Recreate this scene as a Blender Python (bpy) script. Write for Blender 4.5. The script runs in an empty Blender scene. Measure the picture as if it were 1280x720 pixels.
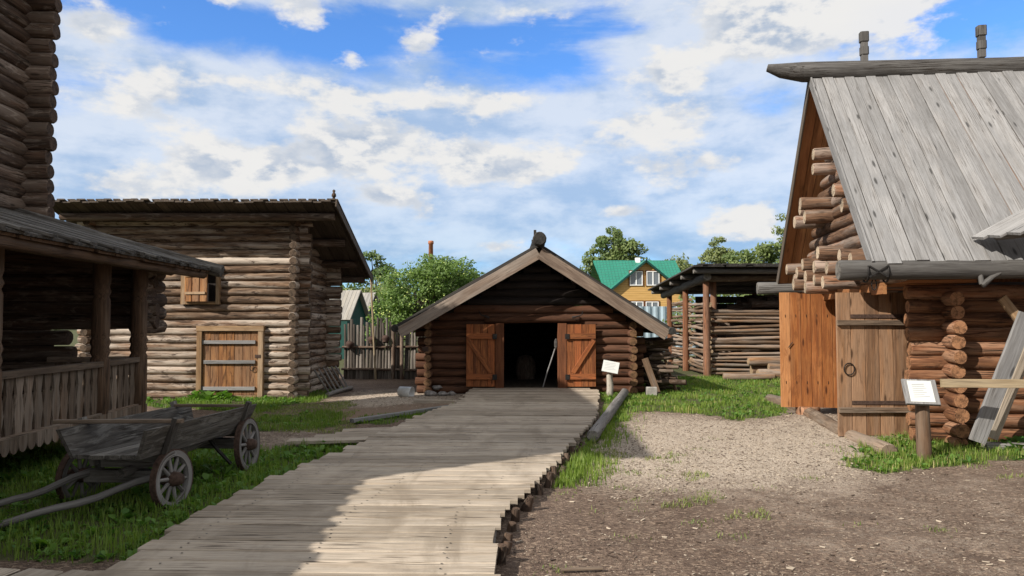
import bpy, math, random
from mathutils import Vector, Matrix, noise
random.seed(11)
R = random.Random(5)
sc = bpy.context.scene
COL = sc.collection
V = Vector
PI = math.pi
CAMZ = 1.7
F = 930.0
PITCH = math.atan(40 / F)
SUN_AZ = math.radians(54)      # light travels to +y and +x
SUN_EL = math.radians(34.5)

# ------------------------------------------------------------------ layout helpers (survey of the photo -> world points)
def ray(px, py):
    x, y, z = (px - 640) / F, 1.0, (360 - py) / F
    c, s = math.cos(PITCH), math.sin(PITCH)
    return V((x, y * c - z * s, y * s + z * c))
def at(px, py, Y):
    d = ray(px, py)
    k = Y / d.y
    return V((d.x * k, Y, CAMZ + d.z * k))
def gnd(px, py, z=0.0):
    d = ray(px, py)
    k = (z - CAMZ) / d.z
    return V((d.x * k, d.y * k, z))

# ------------------------------------------------------------------ mesh builder
class MB:
    def __init__(s):
        s.v = []; s.f = []; s.lc = []; s.rn = []; s.en = []; s.sm = []
    def add(s, verts, faces, lcs, rn, en, smooth):
        o = len(s.v)
        s.v += verts; s.lc += lcs
        s.rn += [rn] * len(verts)
        s.en += en if isinstance(en, list) else [en] * len(verts)
        for f in faces:
            s.f.append(tuple(i + o for i in f)); s.sm.append(smooth)
    def sweep(s, path, sect, up=V((0, 0, 1)), scales=None, rn=None, smooth=True, caps=True, wob=0.0, closed=False, side0=None):
        path = [V(p) for p in path]
        n = len(path); m = len(sect)
        if rn is None: rn = R.random()
        off = V((R.uniform(0, 40), R.uniform(0, 40), R.uniform(0, 40)))
        verts = []; lcs = []; al = 0.0; fr = []
        for i, p in enumerate(path):
            if closed: t = path[(i + 1) % n] - path[i - 1]
            else: t = path[min(i + 1, n - 1)] - path[max(i - 1, 0)]
            t.normalize()
            sd = t.cross(up)
            if sd.length < 1e-4: sd = t.cross(V((1, 0, 0)))
            sd.normalize(); u2 = sd.cross(t)
            k = scales[i] if scales else 1.0
            if i: al += (path[i] - path[i - 1]).length
            ring = []
            for (a, b) in sect:
                w = 1.0
                if wob: w = 1 + wob * noise.noise(V((al * 2.1, a * 1.6, b * 1.6)) + off)
                q = p + sd * (a * k * w) + u2 * (b * k * w)
                ring.append(q); verts.append(q)
                lcs.append(V((al, a * k, b * k)) + off)
            fr.append(ring)
        faces = []
        last = n if closed else n - 1
        for i in range(last):
            for j in range(m):
                a = i * m + j; b = i * m + (j + 1) % m
                i2 = (i + 1) % n
                c = i2 * m + (j + 1) % m; d = i2 * m + j
                faces.append((a, b, c, d))
        s.add(verts, faces, lcs, rn, 0.0, smooth)
        if caps and not closed:
            for idx, rev in ((0, False), (n - 1, True)):
                ring = list(fr[idx])
                k = scales[idx] if scales else 1.0
                l2 = [V((0.0, a * k, b * k)) + V((off.x, 0, 0)) for (a, b) in sect]
                f = tuple(range(m))
                s.add(ring, [tuple(reversed(f)) if not rev else f], l2, rn, 1.0, False)
    def log(s, a, b, r, r1=None, sides=12, bow=0.014, wob=0.10, rn=None, step=0.35, caps=True, rough=0.05):
        a = V(a); b = V(b); L = (b - a).length
        if L < 0.02: return
        n = max(2, int(L / step) + 1)
        r1 = r if r1 is None else r1
        bx, bz = R.uniform(-bow, bow), R.uniform(-bow, bow)
        ph = R.uniform(0, 6)
        pts = []; sc_ = []
        for i in range(n + 1):
            t = i / n
            p = a.lerp(b, t)
            k = math.sin(t * PI * 1.3 + ph)
            p = p + V((bx * k, bx * k * .6, bz * k))
            pts.append(p)
            sc_.append((r + (r1 - r) * t) * (1 + R.uniform(-rough, rough) * .8))
        e = 0.5 * PI / sides
        sect = [(math.cos(e + 2 * PI * j / sides), math.sin(e + 2 * PI * j / sides)) for j in range(sides)]
        # slightly rounded ends
        if caps:
            d = (b - a).normalized()
            pts = [pts[0]] + [pts[0] + d * min(.02, L * .1)] + pts[1:-1] + [pts[-1] - d * min(.02, L * .1)] + [pts[-1]]
            sc_ = [sc_[0] * .9, sc_[0]] + sc_[1:-1] + [sc_[-1], sc_[-1] * .9]
        d0 = (b - a).normalized()
        s.sweep(pts, sect, up=V((0, 1, 0)) if abs(d0.z) > .7 else V((0, 0, 1)), scales=sc_, rn=rn, wob=wob, caps=caps)
    def board(s, a, b, w, t, up=V((0, 0, 1)), rn=None, ch=0.004, step=0.8, jit=0.0, caps=True):
        """plank from a to b; w is across (tangent x up), t along up"""
        a = V(a); b = V(b); L = (b - a).length
        if L < 1e-3: return
        n = max(1, int(L / step))
        pts = [a.lerp(b, i / n) + V((R.uniform(-jit, jit), R.uniform(-jit, jit), R.uniform(-jit, jit))) * (1 if 0 < i < n else .4) for i in range(n + 1)]
        x, y = w / 2, t / 2
        c = min(ch, x * .4, y * .4)
        sect = [(x, -y + c), (x, y - c), (x - c, y), (-x + c, y), (-x, y - c), (-x, -y + c), (-x + c, -y), (x - c, -y)]
        s.sweep(pts, sect, up=up, rn=rn, smooth=False, caps=caps)
    def box(s, lo, hi, rn=None, ch=0.004):
        lo = V(lo); hi = V(hi); d = hi - lo; c = (lo + hi) / 2
        ax = max(range(3), key=lambda i: d[i])
        e = V((0, 0, 0)); e[ax] = d[ax] / 2
        if ax == 0: s.board(c - e, c + e, d.y, d.z, V((0, 0, 1)), rn, ch)
        elif ax == 1: s.board(c - e, c + e, d.x, d.z, V((0, 0, 1)), rn, ch)
        else: s.board(c - e, c + e, d.x, d.y, V((0, 1, 0)), rn, ch)
    def prism(s, poly, vec, rn=None, grain=None):
        """poly: planar list of points, extruded by vec"""
        poly = [V(p) for p in poly]; vec = V(vec); n = len(poly)
        if rn is None: rn = R.random()
        off = V((R.uniform(0, 40), R.uniform(0, 40), R.uniform(0, 40)))
        g = V(grain).normalized() if grain else (poly[1] - poly[0]).normalized()
        k = vec.normalized(); h = g.cross(k)
        def l(p): return V((p.dot(g), p.dot(h), p.dot(k))) + off
        q = [p + vec for p in poly]
        s.add(poly, [tuple(reversed(range(n)))], [l(p) for p in poly], rn, 0.0, False)
        s.add(q, [tuple(range(n))], [l(p) for p in q], rn, 0.0, False)
        for i in range(n):
            j = (i + 1) % n
            c = [poly[i], poly[j], q[j], q[i]]
            s.add(c, [(0, 1, 2, 3)], [l(p) for p in c], rn, 0.0, False)
    def quad(s, pts, rn=None, smooth=False):
        pts = [V(p) for p in pts]
        s.add(pts, [tuple(range(len(pts)))], [p.copy() for p in pts], R.random() if rn is None else rn, 0.0, smooth)
    def lathe(s, base, prof, axis=V((0, 0, 1)), sides=16, rn=None):
        axis = V(axis).normalized()
        x = axis.cross(V((0, 1, 0)) if abs(axis.y) < .9 else V((1, 0, 0))).normalized(); y = axis.cross(x)
        base = V(base); verts = []; lcs = []; faces = []
        for (h, r) in prof:
            for j in range(sides):
                a = 2 * PI * j / sides
                verts.append(base + axis * h + x * (r * math.cos(a)) + y * (r * math.sin(a)))
                lcs.append(V((h, r * math.cos(a), r * math.sin(a))))
        m = sides
        for i in range(len(prof) - 1):
            for j in range(m):
                faces.append((i * m + j, i * m + (j + 1) % m, (i + 1) * m + (j + 1) % m, (i + 1) * m + j))
        s.add(verts, faces, lcs, R.random() if rn is None else rn, 0.0, True)
    def blob(s, c, rad, seed=0, amp=.25, sub=2, rn=None):
        import bmesh
        bm = bmesh.new(); bmesh.ops.create_icosphere(bm, subdivisions=sub, radius=1)
        vs = []
        for v in bm.verts:
            k = 1 + amp * noise.noise(v.co * 1.4 + V((seed * 3.1, seed, 0)))
            vs.append(V(c) + V((v.co.x * rad[0] * k, v.co.y * rad[1] * k, v.co.z * rad[2] * k)))
        fs = [tuple(w.index for w in f.verts) for f in bm.faces]
        bm.free()
        s.add(vs, fs, [v.copy() for v in vs], R.random() if rn is None else rn, 0.0, True)
    def build(s, name, mat, parent=None, loc=None):
        """link as ONE object. Verts are given in world space"""
        if parent is not None:
            o0 = world_loc(parent)
        else:
            o0 = V(loc) if loc is not None else V((0, 0, 0))
        me = bpy.data.meshes.new(name)
        me.from_pydata([tuple(v - o0) for v in s.v], [], s.f)
        me.polygons.foreach_set('use_smooth', s.sm)
        a = me.attributes.new('lc', 'FLOAT_VECTOR', 'POINT')
        a.data.foreach_set('vector', [c for l in s.lc for c in l])
        a = me.attributes.new('rn', 'FLOAT', 'POINT'); a.data.foreach_set('value', s.rn)
        a = me.attributes.new('en', 'FLOAT', 'POINT'); a.data.foreach_set('value', s.en)
        me.materials.append(mat)
        me.update()
        ob = bpy.data.objects.new(name, me); COL.objects.link(ob)
        if parent is not None: ob.parent = parent
        else: ob.location = o0
        return ob

def world_loc(o):
    l = V(o.location)
    while o.parent: o = o.parent; l += V(o.location)
    return l
def thing(name, label, cat, loc, group=None):
    o = bpy.data.objects.new(name, None); COL.objects.link(o)
    o.empty_display_size = .2
    o.location = V(loc); o['label'] = label; o['category'] = cat
    if group: o['group'] = group
    return o
def tag(o, label, cat, group=None):
    o['label'] = label; o['category'] = cat
    if group: o['group'] = group
    return o
def struct(o): o['kind'] = 'structure'; return o
def stuff(o, label, cat): o['kind'] = 'stuff'; o['label'] = label; o['category'] = cat; return o
def copy_tree(o, parent=None):
    c = o.copy(); COL.objects.link(c)
    if parent is not None: c.parent = parent
    for ch in list(o.children): copy_tree(ch, c)
    return c

# ------------------------------------------------------------------ node helpers
class G:
    def __init__(s, nt): s.nt = nt
    def n(s, t, **kw):
        x = s.nt.nodes.new(t)
        for k, v in kw.items(): setattr(x, k, v)
        return x
    def lk(s, a, b): s.nt.links.new(a, b)
    def put(s, sock, v):
        if isinstance(v, bpy.types.NodeSocket): s.lk(v, sock)
        elif v is not None: sock.default_value = v
    def m(s, op, a, b=None, c=None, clamp=False):
        x = s.n('ShaderNodeMath', operation=op); x.use_clamp = clamp
        s.put(x.inputs[0], a)
        if b is not None: s.put(x.inputs[1], b)
        if c is not None: s.put(x.inputs[2], c)
        return x.outputs[0]
    def mix(s, f, a, b, bt='MIX'):
        x = s.n('ShaderNodeMix', data_type='RGBA', blend_type=bt)
        s.put(x.inputs[0], f)
        s.put(x.inputs[6], a if isinstance(a, bpy.types.NodeSocket) else tuple(a) + (1,) * (4 - len(a)))
        s.put(x.inputs[7], b if isinstance(b, bpy.types.NodeSocket) else tuple(b) + (1,) * (4 - len(b)))
        return x.outputs[2]
    def noise(s, vec, scale, detail=4, rough=.55, dist=0.0):
        x = s.n('ShaderNodeTexNoise'); s.put(x.inputs['Vector'], vec)
        x.inputs['Scale'].default_value = scale; x.inputs['Detail'].default_value = detail
        x.inputs['Roughness'].default_value = rough; x.inputs['Distortion'].default_value = dist
        return x.outputs['Fac']
    def vor(s, vec, scale, feat='F1', out='Distance'):
        x = s.n('ShaderNodeTexVoronoi', feature=feat); s.put(x.inputs['Vector'], vec)
        x.inputs['Scale'].default_value = scale
        return x.outputs[out]
    def scale(s, vec, k):
        x = s.n('ShaderNodeVectorMath', operation='MULTIPLY'); s.put(x.inputs[0], vec); x.inputs[1].default_value = k
        return x.outputs[0]
    def addv(s, vec, k):
        x = s.n('ShaderNodeVectorMath', operation='ADD'); s.put(x.inputs[0], vec); s.put(x.inputs[1], k)
        return x.outputs[0]
    def ss(s, x, a, b, lo=0.0, hi=1.0):
        k = s.n('ShaderNodeMapRange', interpolation_type='SMOOTHSTEP')
        s.put(k.inputs[0], x); k.inputs[1].default_value = a; k.inputs[2].default_value = b
        k.inputs[3].default_value = lo; k.inputs[4].default_value = hi
        return k.outputs[0]
    def attr(s, name, out):
        x = s.n('ShaderNodeAttribute'); x.attribute_name = name
        return x.outputs[out]
    def comb(s, x, y, z):
        k = s.n('ShaderNodeCombineXYZ')
        s.put(k.inputs[0], x); s.put(k.inputs[1], y); s.put(k.inputs[2], z)
        return k.outputs[0]
    def sep(s, v):
        k = s.n('ShaderNodeSeparateXYZ'); s.put(k.inputs[0], v); return k.outputs
def new_mat(name):
    m = bpy.data.materials.new(name); m.use_nodes = True
    nt = m.node_tree; nt.nodes.clear()
    g = G(nt); out = g.n('ShaderNodeOutputMaterial'); b = g.n('ShaderNodeBsdfPrincipled')
    g.lk(b.outputs[0], out.inputs[0])
    b.inputs['Specular IOR Level'].default_value = .25
    return m, g, b, out

def wood(name, c1, c2, dark=(.03, .02, .012), alt=None, gray=None, gamt=.5, knots=.0, crack=.7, rough=.85, var=.35, endc=None, bump=.5, grain=13, patch=None, pamt=0.0, wear=0.0):
    m, g, b, _ = new_mat(name)
    lc = g.attr('lc', 'Vector'); rn = g.attr('rn', 'Fac'); en = g.attr('en', 'Fac')
    gr = g.noise(g.scale(lc, (1.1, grain, grain)), 1.6, 6, .6, .6)
    fine = g.noise(g.scale(lc, (2.5, 60, 60)), 1.5, 3, .6)
    bl = g.noise(g.scale(lc, (.8, 2.2, 2.2)), 1.3, 4, .6)
    col = g.mix(g.ss(gr, .3, .72), c2, c1)
    if alt: col = g.mix(g.ss(rn, .35, .95), col, alt) if False else g.mix(g.m('MULTIPLY', g.ss(g.m('ADD', bl, g.m('MULTIPLY', g.m('SUBTRACT', rn, .5), .5)), .42, .72), .8), col, alt)
    if gray: col = g.mix(g.m('MULTIPLY', g.ss(g.m('ADD', g.noise(g.scale(lc, (.5, 5, 5)), 1.7, 5, .65), g.m('MULTIPLY', g.m('SUBTRACT', rn, .5), .3)), .38, .66), gamt), col, gray)
    if patch:
        pn = g.noise(g.scale(lc, (1.6, 7, 7)), 1.3, 5, .7, 1.0)
        col = g.mix(g.m('MULTIPLY', g.ss(pn, .52, .64), pamt), col, patch)
    col = g.mix(g.m('MULTIPLY', g.ss(fine, .35, .75), .25), col, dark)
    cr = g.noise(g.scale(lc, (.45, 26, 26)), 1.4, 3, .5, .3)
    crk = g.m('MULTIPLY', g.ss(g.m('ABSOLUTE', g.m('SUBTRACT', cr, .5)), .0, .03, 1, 0), g.ss(bl, .42, .6))
    crk = g.m('MULTIPLY', crk, crack)
    col = g.mix(crk, col, dark)
    if knots:
        kd = g.vor(g.scale(lc, (1.5, 6, 6)), 1.15)
        kk = g.m('MULTIPLY', g.ss(g.m('ADD', kd, g.m('MULTIPLY', gr, .12)), .13, .24, 1, 0), knots)
        col = g.mix(kk, col, tuple(x * .35 for x in c2))
    # value change from piece to piece and stains
    val = g.m('ADD', 1 - var * .5, g.m('MULTIPLY', rn, var))
    val = g.m('MULTIPLY', val, g.ss(bl, .25, .7, .78, 1.1))
    vv = g.comb(val, val, val)
    col = g.mix(1.0, col, vv, 'MULTIPLY')
    # sawn ends: rings
    s = g.sep(lc)
    rr = g.m('SQRT', g.m('ADD', g.m('POWER', s[1], 2), g.m('POWER', s[2], 2)))
    ring = g.m('SINE', g.m('MULTIPLY', g.m('ADD', rr, g.m('MULTIPLY', g.noise(lc, 9, 2), .02)), 420))
    ec = endc if endc else tuple(x * .9 for x in c1)
    ecol = g.mix(g.ss(ring, -.6, .9), tuple(x * .72 for x in ec), ec)
    ecol = g.mix(g.ss(g.noise(lc, 14, 5, .7), .46, .62), ecol, tuple(x * .4 for x in ec))
    ang = g.m('ARCTAN2', s[1], s[2])
    star = g.ss(g.m('ABSOLUTE', g.m('SINE', g.m('ADD', g.m('MULTIPLY', ang, 1.5), g.m('MULTIPLY', g.m('ADD', rn, g.m('MULTIPLY', g.noise(lc, 20, 2), .12)), 9)))), .03, .10, 1, 0)
    ecol = g.mix(g.m('MULTIPLY', star, .8), ecol, tuple(x * .15 for x in ec))
    col = g.mix(en, col, ecol)
    if wear:
        po = g.n('ShaderNodeTexCoord').outputs['Object']
        wn = g.noise(g.scale(po, (1.6, .5, 1)), 1.1, 6, .65, .8)
        col = g.mix(g.m('MULTIPLY', g.ss(wn, .5, .68), wear), col, tuple(x * .62 for x in c2))
        col = g.mix(g.m('MULTIPLY', g.ss(g.noise(g.scale(po, (1, .35, 1)), 1.9, 5, .6), .54, .7), wear * .7), col, tuple(min(1, x * 1.15) for x in c1))
    g.lk(col, b.inputs['Base Color'])
    b.inputs['Roughness'].default_value = rough
    bp = g.n('ShaderNodeBump'); bp.inputs['Strength'].default_value = bump; bp.inputs['Distance'].default_value = .012
    h = g.m('SUBTRACT', g.m('ADD', gr, g.m('MULTIPLY', fine, .3)), crk)
    g.lk(h, bp.inputs['Height']); g.lk(bp.outputs[0], b.inputs['Normal'])
    return m

def plain(name, c, rough=.7, metal=0.0, nscale=8.0, var=.25, bump=.0):
    m, g, b, _ = new_mat(name)
    tc = g.n('ShaderNodeTexCoord').outputs['Object']
    nn = g.noise(tc, nscale, 5, .6)
    col = g.mix(g.ss(nn, .3, .7), tuple(x * (1 - var) for x in c), tuple(min(1, x * (1 + var)) for x in c))
    g.lk(col, b.inputs['Base Color']); b.inputs['Roughness'].default_value = rough; b.inputs['Metallic'].default_value = metal
    if bump:
        bp = g.n('ShaderNodeBump'); bp.inputs['Strength'].default_value = bump; bp.inputs['Distance'].default_value = .01
        g.lk(g.noise(tc, nscale * 4, 5, .6), bp.inputs['Height']); g.lk(bp.outputs[0], b.inputs['Normal'])
    return m

def leafmat(name, a, bcol, trans=.35, rough=.55, straw=None):
    m, g, b, out = new_mat(name)
    rn = g.attr('rn', 'Fac')
    col = g.mix(rn, a, bcol)
    if straw: col = g.mix(g.ss(rn, .86, .95), col, straw)
    g.lk(col, b.inputs['Base Color']); b.inputs['Roughness'].default_value = rough
    tr = g.n('ShaderNodeBsdfTranslucent'); g.lk(g.mix(1.0, col, (1.3, 1.5, .6), 'MULTIPLY'), tr.inputs[0])
    mx = g.n('ShaderNodeMixShader'); mx.inputs[0].default_value = trans
    g.lk(b.outputs[0], mx.inputs[1]); g.lk(tr.outputs[0], mx.inputs[2]); g.lk(mx.outputs[0], out.inputs[0])
    return m

M = {}
M['old_log'] = wood('old_log', (.345, .225, .142), (.105, .06, .036), alt=(.22, .115, .062), gray=(.50, .425, .35), gamt=.85, crack=1.0, patch=(.06, .036, .024), pamt=.95, endc=(.13, .088, .058), var=.55, grain=8, bump=1.0, knots=.7)
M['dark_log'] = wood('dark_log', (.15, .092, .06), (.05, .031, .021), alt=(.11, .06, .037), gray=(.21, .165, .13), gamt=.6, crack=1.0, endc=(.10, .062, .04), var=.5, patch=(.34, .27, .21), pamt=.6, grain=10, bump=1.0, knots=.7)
M['brown_log'] = wood('brown_log', (.135, .056, .027), (.055, .021, .010), alt=(.09, .032, .014), gray=(.16, .09, .06), gamt=.4, crack=.9, endc=(.22, .12, .06), var=.5, grain=10, bump=.7, knots=.7)
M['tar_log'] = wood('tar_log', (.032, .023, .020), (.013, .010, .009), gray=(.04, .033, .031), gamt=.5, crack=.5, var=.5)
M['red_log'] = wood('red_log', (.31, .14, .064), (.12, .047, .022), alt=(.19, .07, .03), gray=(.35, .215, .135), gamt=.55, crack=1.0, endc=(.36, .175, .085), var=.5, grain=8, bump=1.0, patch=(.07, .028, .014), pamt=.75, knots=.7)
M['gable_log'] = wood('gable_log', (.28, .155, .09), (.12, .066, .04), alt=(.30, .118, .05), gray=(.27, .225, .19), gamt=.8, crack=1.0, endc=(.60, .46, .32), var=.5, grain=8, bump=1.0, patch=(.08, .045, .028), pamt=.6, knots=.7)
M['gray_board'] = wood('gray_board', (.262, .254, .248), (.195, .187, .18), alt=(.245, .229, .214), gray=(.295, .29, .287), gamt=.5, knots=1.0, crack=.6, var=.15, bump=.45, patch=(.16, .15, .138), pamt=.22)
M['deck'] = wood('deck', (.42, .35, .272), (.31, .245, .178), alt=(.40, .315, .23), gray=(.44, .38, .31), gamt=.55, knots=.7, crack=.9, var=.26, bump=.45, patch=(.25, .195, .145), pamt=.4, wear=.6)
M['gray_log'] = wood('gray_log', (.21, .195, .18), (.12, .11, .10), gray=(.27, .25, .235), gamt=.6, crack=.9, endc=(.3, .27, .23), var=.3)
M['gutter'] = wood('gutter', (.115, .108, .10), (.06, .055, .051), gray=(.155, .147, .138), gamt=.6, crack=.9, endc=(.2, .18, .155), var=.3, bump=.8)
M['cart_wood'] = wood('cart_wood', (.13, .115, .098), (.055, .047, .04), gray=(.20, .185, .165), gamt=.7, crack=1.0, var=.5, patch=(.29, .27, .24), pamt=.5, bump=.9)
M['porch_wood'] = wood('porch_wood', (.17, .10, .058), (.07, .039, .023), alt=(.13, .07, .038), gray=(.17, .13, .098), gamt=.55, crack=1.0, var=.4)
M['rail_wood'] = wood('rail_wood', (.23, .165, .115), (.125, .085, .057), alt=(.19, .115, .07), gray=(.26, .215, .17), gamt=.6, crack=.8, var=.45, patch=(.06, .045, .035), pamt=.4)
M['roof_dark'] = wood('roof_dark', (.10, .075, .055), (.05, .036, .026), gray=(.13, .105, .08), gamt=.5, crack=.5, var=.45)
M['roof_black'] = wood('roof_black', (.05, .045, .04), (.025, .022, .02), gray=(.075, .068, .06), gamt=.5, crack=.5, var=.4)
M['barge'] = wood('barge', (.27, .20, .15), (.165, .115, .085), gray=(.32, .27, .225), gamt=.7, crack=.6, knots=.4, var=.2)
M['orange'] = wood('orange', (.40, .15, .042), (.24, .072, .019), alt=(.44, .19, .07), gray=(.42, .22, .10), gamt=.35, crack=.5, knots=1.0, var=.35, rough=.8, bump=.35, patch=(.17, .055, .016), pamt=.5)
M['fresh'] = wood('fresh', (.40, .185, .075), (.26, .105, .042), alt=(.34, .145, .06), crack=.3, knots=.6, var=.3, rough=.7, bump=.25)
M['door_gray'] = wood('door_gray', (.30, .165, .086), (.165, .083, .043), alt=(.33, .165, .075), gray=(.30, .21, .145), gamt=.45, crack=.6, knots=.9, var=.3, patch=(.12, .06, .03), pamt=.5)
M['door_red'] = wood('door_red', (.38, .135, .042), (.17, .05, .016), alt=(.27, .08, .024), crack=.7, knots=.7, var=.4, rough=.7, patch=(.09, .03, .013), pamt=.55)
M['door_old'] = wood('door_old', (.42, .19, .066), (.18, .075, .03), alt=(.13, .052, .024), gray=(.42, .29, .17), gamt=.25, crack=.8, var=.4, knots=.5, patch=(.07, .03, .016), pamt=.8, grain=9)
M['frame_old'] = wood('frame_old', (.40, .255, .135), (.27, .155, .075), gray=(.38, .29, .205), gamt=.5, crack=.7, var=.25, knots=.4, patch=(.16, .085, .04), pamt=.4)
M['frame_red'] = wood('frame_red', (.17, .062, .026), (.10, .034, .014), crack=.5, var=.3)
M['stick'] = wood('stick', (.24, .15, .088), (.11, .063, .036), alt=(.29, .145, .065), gray=(.24, .20, .165), gamt=.8, crack=.7, endc=(.40, .28, .17), var=.65)
M['post_red'] = wood('post_red', (.27, .11, .05), (.15, .058, .027), gray=(.21, .135, .095), gamt=.5, crack=.9, endc=(.4, .28, .18), var=.35, patch=(.09, .035, .02), pamt=.5)
M['birch'] = wood('birch', (.60, .55, .47), (.42, .37, .3), patch=(.06, .05, .04), pamt=.85, crack=.4, var=.2)
M['picket'] = wood('picket', (.13, .108, .09), (.08, .064, .05), gray=(.20, .175, .15), gamt=.8, crack=.8, var=.55)
M['yellow_wood'] = wood('yellow_wood', (.36, .27, .155), (.24, .165, .085), gray=(.34, .28, .2), gamt=.5, crack=.5, knots=.3, var=.2)
M['rust'] = plain('rust', (.075, .046, .034), .85, .2, 30, .4, .3)
M['iron'] = plain('iron', (.03, .027, .025), .6, .6, 30, .3, .2)
M['paper'] = plain('paper', (.52, .52, .49), .6, 0, 3, .03)
M['ink'] = plain('ink', (.33, .33, .33), .7, 0, 3, .05)
M['pewter'] = plain('pewter', (.62, .62, .60), .45, .3, 6, .15)
M['stone'] = plain('stone', (.22, .20, .185), .9, 0, 14, .4, .5)
M['clay'] = plain('clay', (.055, .032, .024), .8, 0, 12, .3, .2)
M['green_paint'] = plain('green_paint', (.006, .045, .036), .5, 0, 4, .15)
M['white'] = plain('white', (.78, .78, .76), .5, 0, 4, .05)
M['brick'] = plain('brick', (.36, .14, .075), .85, 0, 2.5, .3)
M['bark'] = plain('bark', (.10, .08, .06), .9, 0, 6, .4, .6)
M['concrete'] = plain('concrete', (.30, .28, .25), .9, 0, 7, .25, .3)
def glass():
    m, g, b, _ = new_mat('glass')
    b.inputs['Base Color'].default_value = (.13, .145, .16, 1); b.inputs['Roughness'].default_value = .12
    b.inputs['Specular IOR Level'].default_value = .8
    return m
M['glass'] = glass()
def siding():
    m, g, b, _ = new_mat('yellow_siding')
    p = g.n('ShaderNodeTexCoord').outputs['Object']; z = g.sep(p)[2]
    fr = g.m('FRACT', g.m('MULTIPLY', z, 5.5))
    col = g.mix(g.ss(g.noise(g.scale(p, (.6, .6, 9)), 2, 4), .3, .7), (.44, .265, .085), (.53, .325, .12))
    col = g.mix(g.ss(fr, .06, .14, 1, 0), col, (.2, .1, .03))
    g.lk(col, b.inputs['Base Color']); b.inputs['Roughness'].default_value = .55
    return m
M['siding'] = siding()
def tileroof():
    m, g, b, _ = new_mat('green_tiles')
    lc = g.attr('lc', 'Vector'); s = g.sep(lc)
    fx = g.m('FRACT', g.m('MULTIPLY', s[0], 3.6)); fy = g.m('FRACT', g.m('MULTIPLY', s[1], 2.6))
    e = g.m('MAXIMUM', g.ss(fy, .72, 1.0), g.m('MULTIPLY', g.ss(fx, .8, 1.0), .6))
    col = g.mix(g.noise(lc, .8, 3), (.018, .16, .105), (.032, .225, .155))
    col = g.mix(g.m('MULTIPLY', e, .6), col, (.01, .09, .065))
    g.lk(col, b.inputs['Base Color']); b.inputs['Roughness'].default_value = .4
    bp = g.n('ShaderNodeBump'); bp.inputs['Strength'].default_value = .6; bp.inputs['Distance'].default_value = .06
    g.lk(g.m('SUBTRACT', 1, e), bp.inputs['Height']); g.lk(bp.outputs[0], b.inputs['Normal'])
    return m
M['tiles'] = tileroof()
M['slate'] = wood('slate', (.36, .34, .31), (.26, .245, .225), gray=(.3, .27, .22), gamt=.6, crack=.2, var=.3)
M['sheet_metal'] = plain('sheet_metal', (.34, .42, .47), .45, .4, 2, .12)
M['grass'] = leafmat('grass', (.085, .15, .022), (.23, .30, .06), .4, straw=(.42, .36, .16))
M['weed'] = leafmat('weed', (0.06, 0.14, 0.026), (0.15, 0.26, 0.05), 0.35)
M['dry_grass'] = leafmat('dry_grass', (.11, .17, .04), (.30, .29, .11), 0.3)
M['apple_leaf'] = leafmat('apple_leaf', (0.06, 0.115, 0.024), (0.19, 0.27, 0.075), 0.35)
M['dark_leaf'] = leafmat('dark_leaf', (0.045, 0.08, 0.025), (0.12, 0.17, 0.055), 0.3)
M['mid_leaf'] = leafmat('mid_leaf', (0.07, 0.115, 0.035), (0.19, 0.23, 0.08), 0.3)
M['pale_leaf'] = leafmat('pale_leaf', (0.13, 0.165, 0.06), (0.26, 0.28, 0.12), 0.3)
M['apple'] = plain('apple', (.36, .42, .12), .4, 0, 9, .2)

# ------------------------------------------------------------------ ground
GREEN = [  # areas of turf (photo outline laid on the ground)
    [(-160, 560), (90, 556), (200, 545), (330, 565), (460, 553), (430, 580), (380, 620), (330, 690), (250, 709), (-160, 709)],
    [(310, 527), (400, 515), (440, 522), (400, 537), (310, 540)],
    [(170, 500), (330, 498), (440, 485), (400, 500), (330, 515), (190, 512)],
    [(440, 524), (570, 512), (575, 502), (560, 518), (480, 531), (440, 530)],
    [(752, 488), (800, 474), (1000, 462), (985, 520), (930, 526), (850, 516), (800, 514), (772, 528), (755, 545), (742, 555), (700, 592), (682, 598), (712, 562), (738, 540), (768, 515), (752, 500)],
    [(1060, 560), (1130, 545), (1215, 552), (1300, 552), (1300, 578), (1200, 582), (1110, 590), (1070, 582)],
]
SPARSE = [[(690, 600), (745, 560), (790, 568), (770, 585), (720, 605)], [(835, 628), (880, 618), (905, 630), (850, 638)], [(905, 640), (955, 636), (965, 648), (920, 650)],
          [(815, 570), (840, 566), (845, 574), (820, 576)], [(850, 593), (880, 588), (880, 600), (855, 601)], [(300, 512), (440, 500), (440, 540), (300, 540)], [(1230, 590), (1260, 588), (1258, 598), (1232, 598)]]
GRAVEL = [[(690, 560), (760, 535), (820, 513), (930, 528), (985, 515), (1050, 545), (1120, 560), (1120, 590), (1000, 625), (860, 610), (750, 620)],
          [(405, 505), (450, 488), (560, 487), (590, 496), (540, 508), (440, 512)], [(300, 540), (400, 536), (395, 555), (330, 565)], [(960, 510), (1050, 520), (1140, 545), (1140, 570), (1050, 545)]]
DARKP = [[(410, 512), (590, 500), (560, 518), (430, 530)]]
def world_poly(p): return [(gnd(x, y).x, gnd(x, y).y) for x, y in p]
GREENW = [world_poly(p) for p in GREEN]; SPARSEW = [world_poly(p) for p in SPARSE]
GRAVW = [world_poly(p) for p in GRAVEL]; DARKW = [world_poly(p) for p in DARKP]
def inside(x, y, poly):
    c = False; n = len(poly); j = n - 1
    for i in range(n):
        xi, yi = poly[i]; xj, yj = poly[j]
        if (yi > y) != (yj > y) and x < (xj - xi) * (y - yi) / (yj - yi) + xi: c = not c
        j = i
    return c
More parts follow.
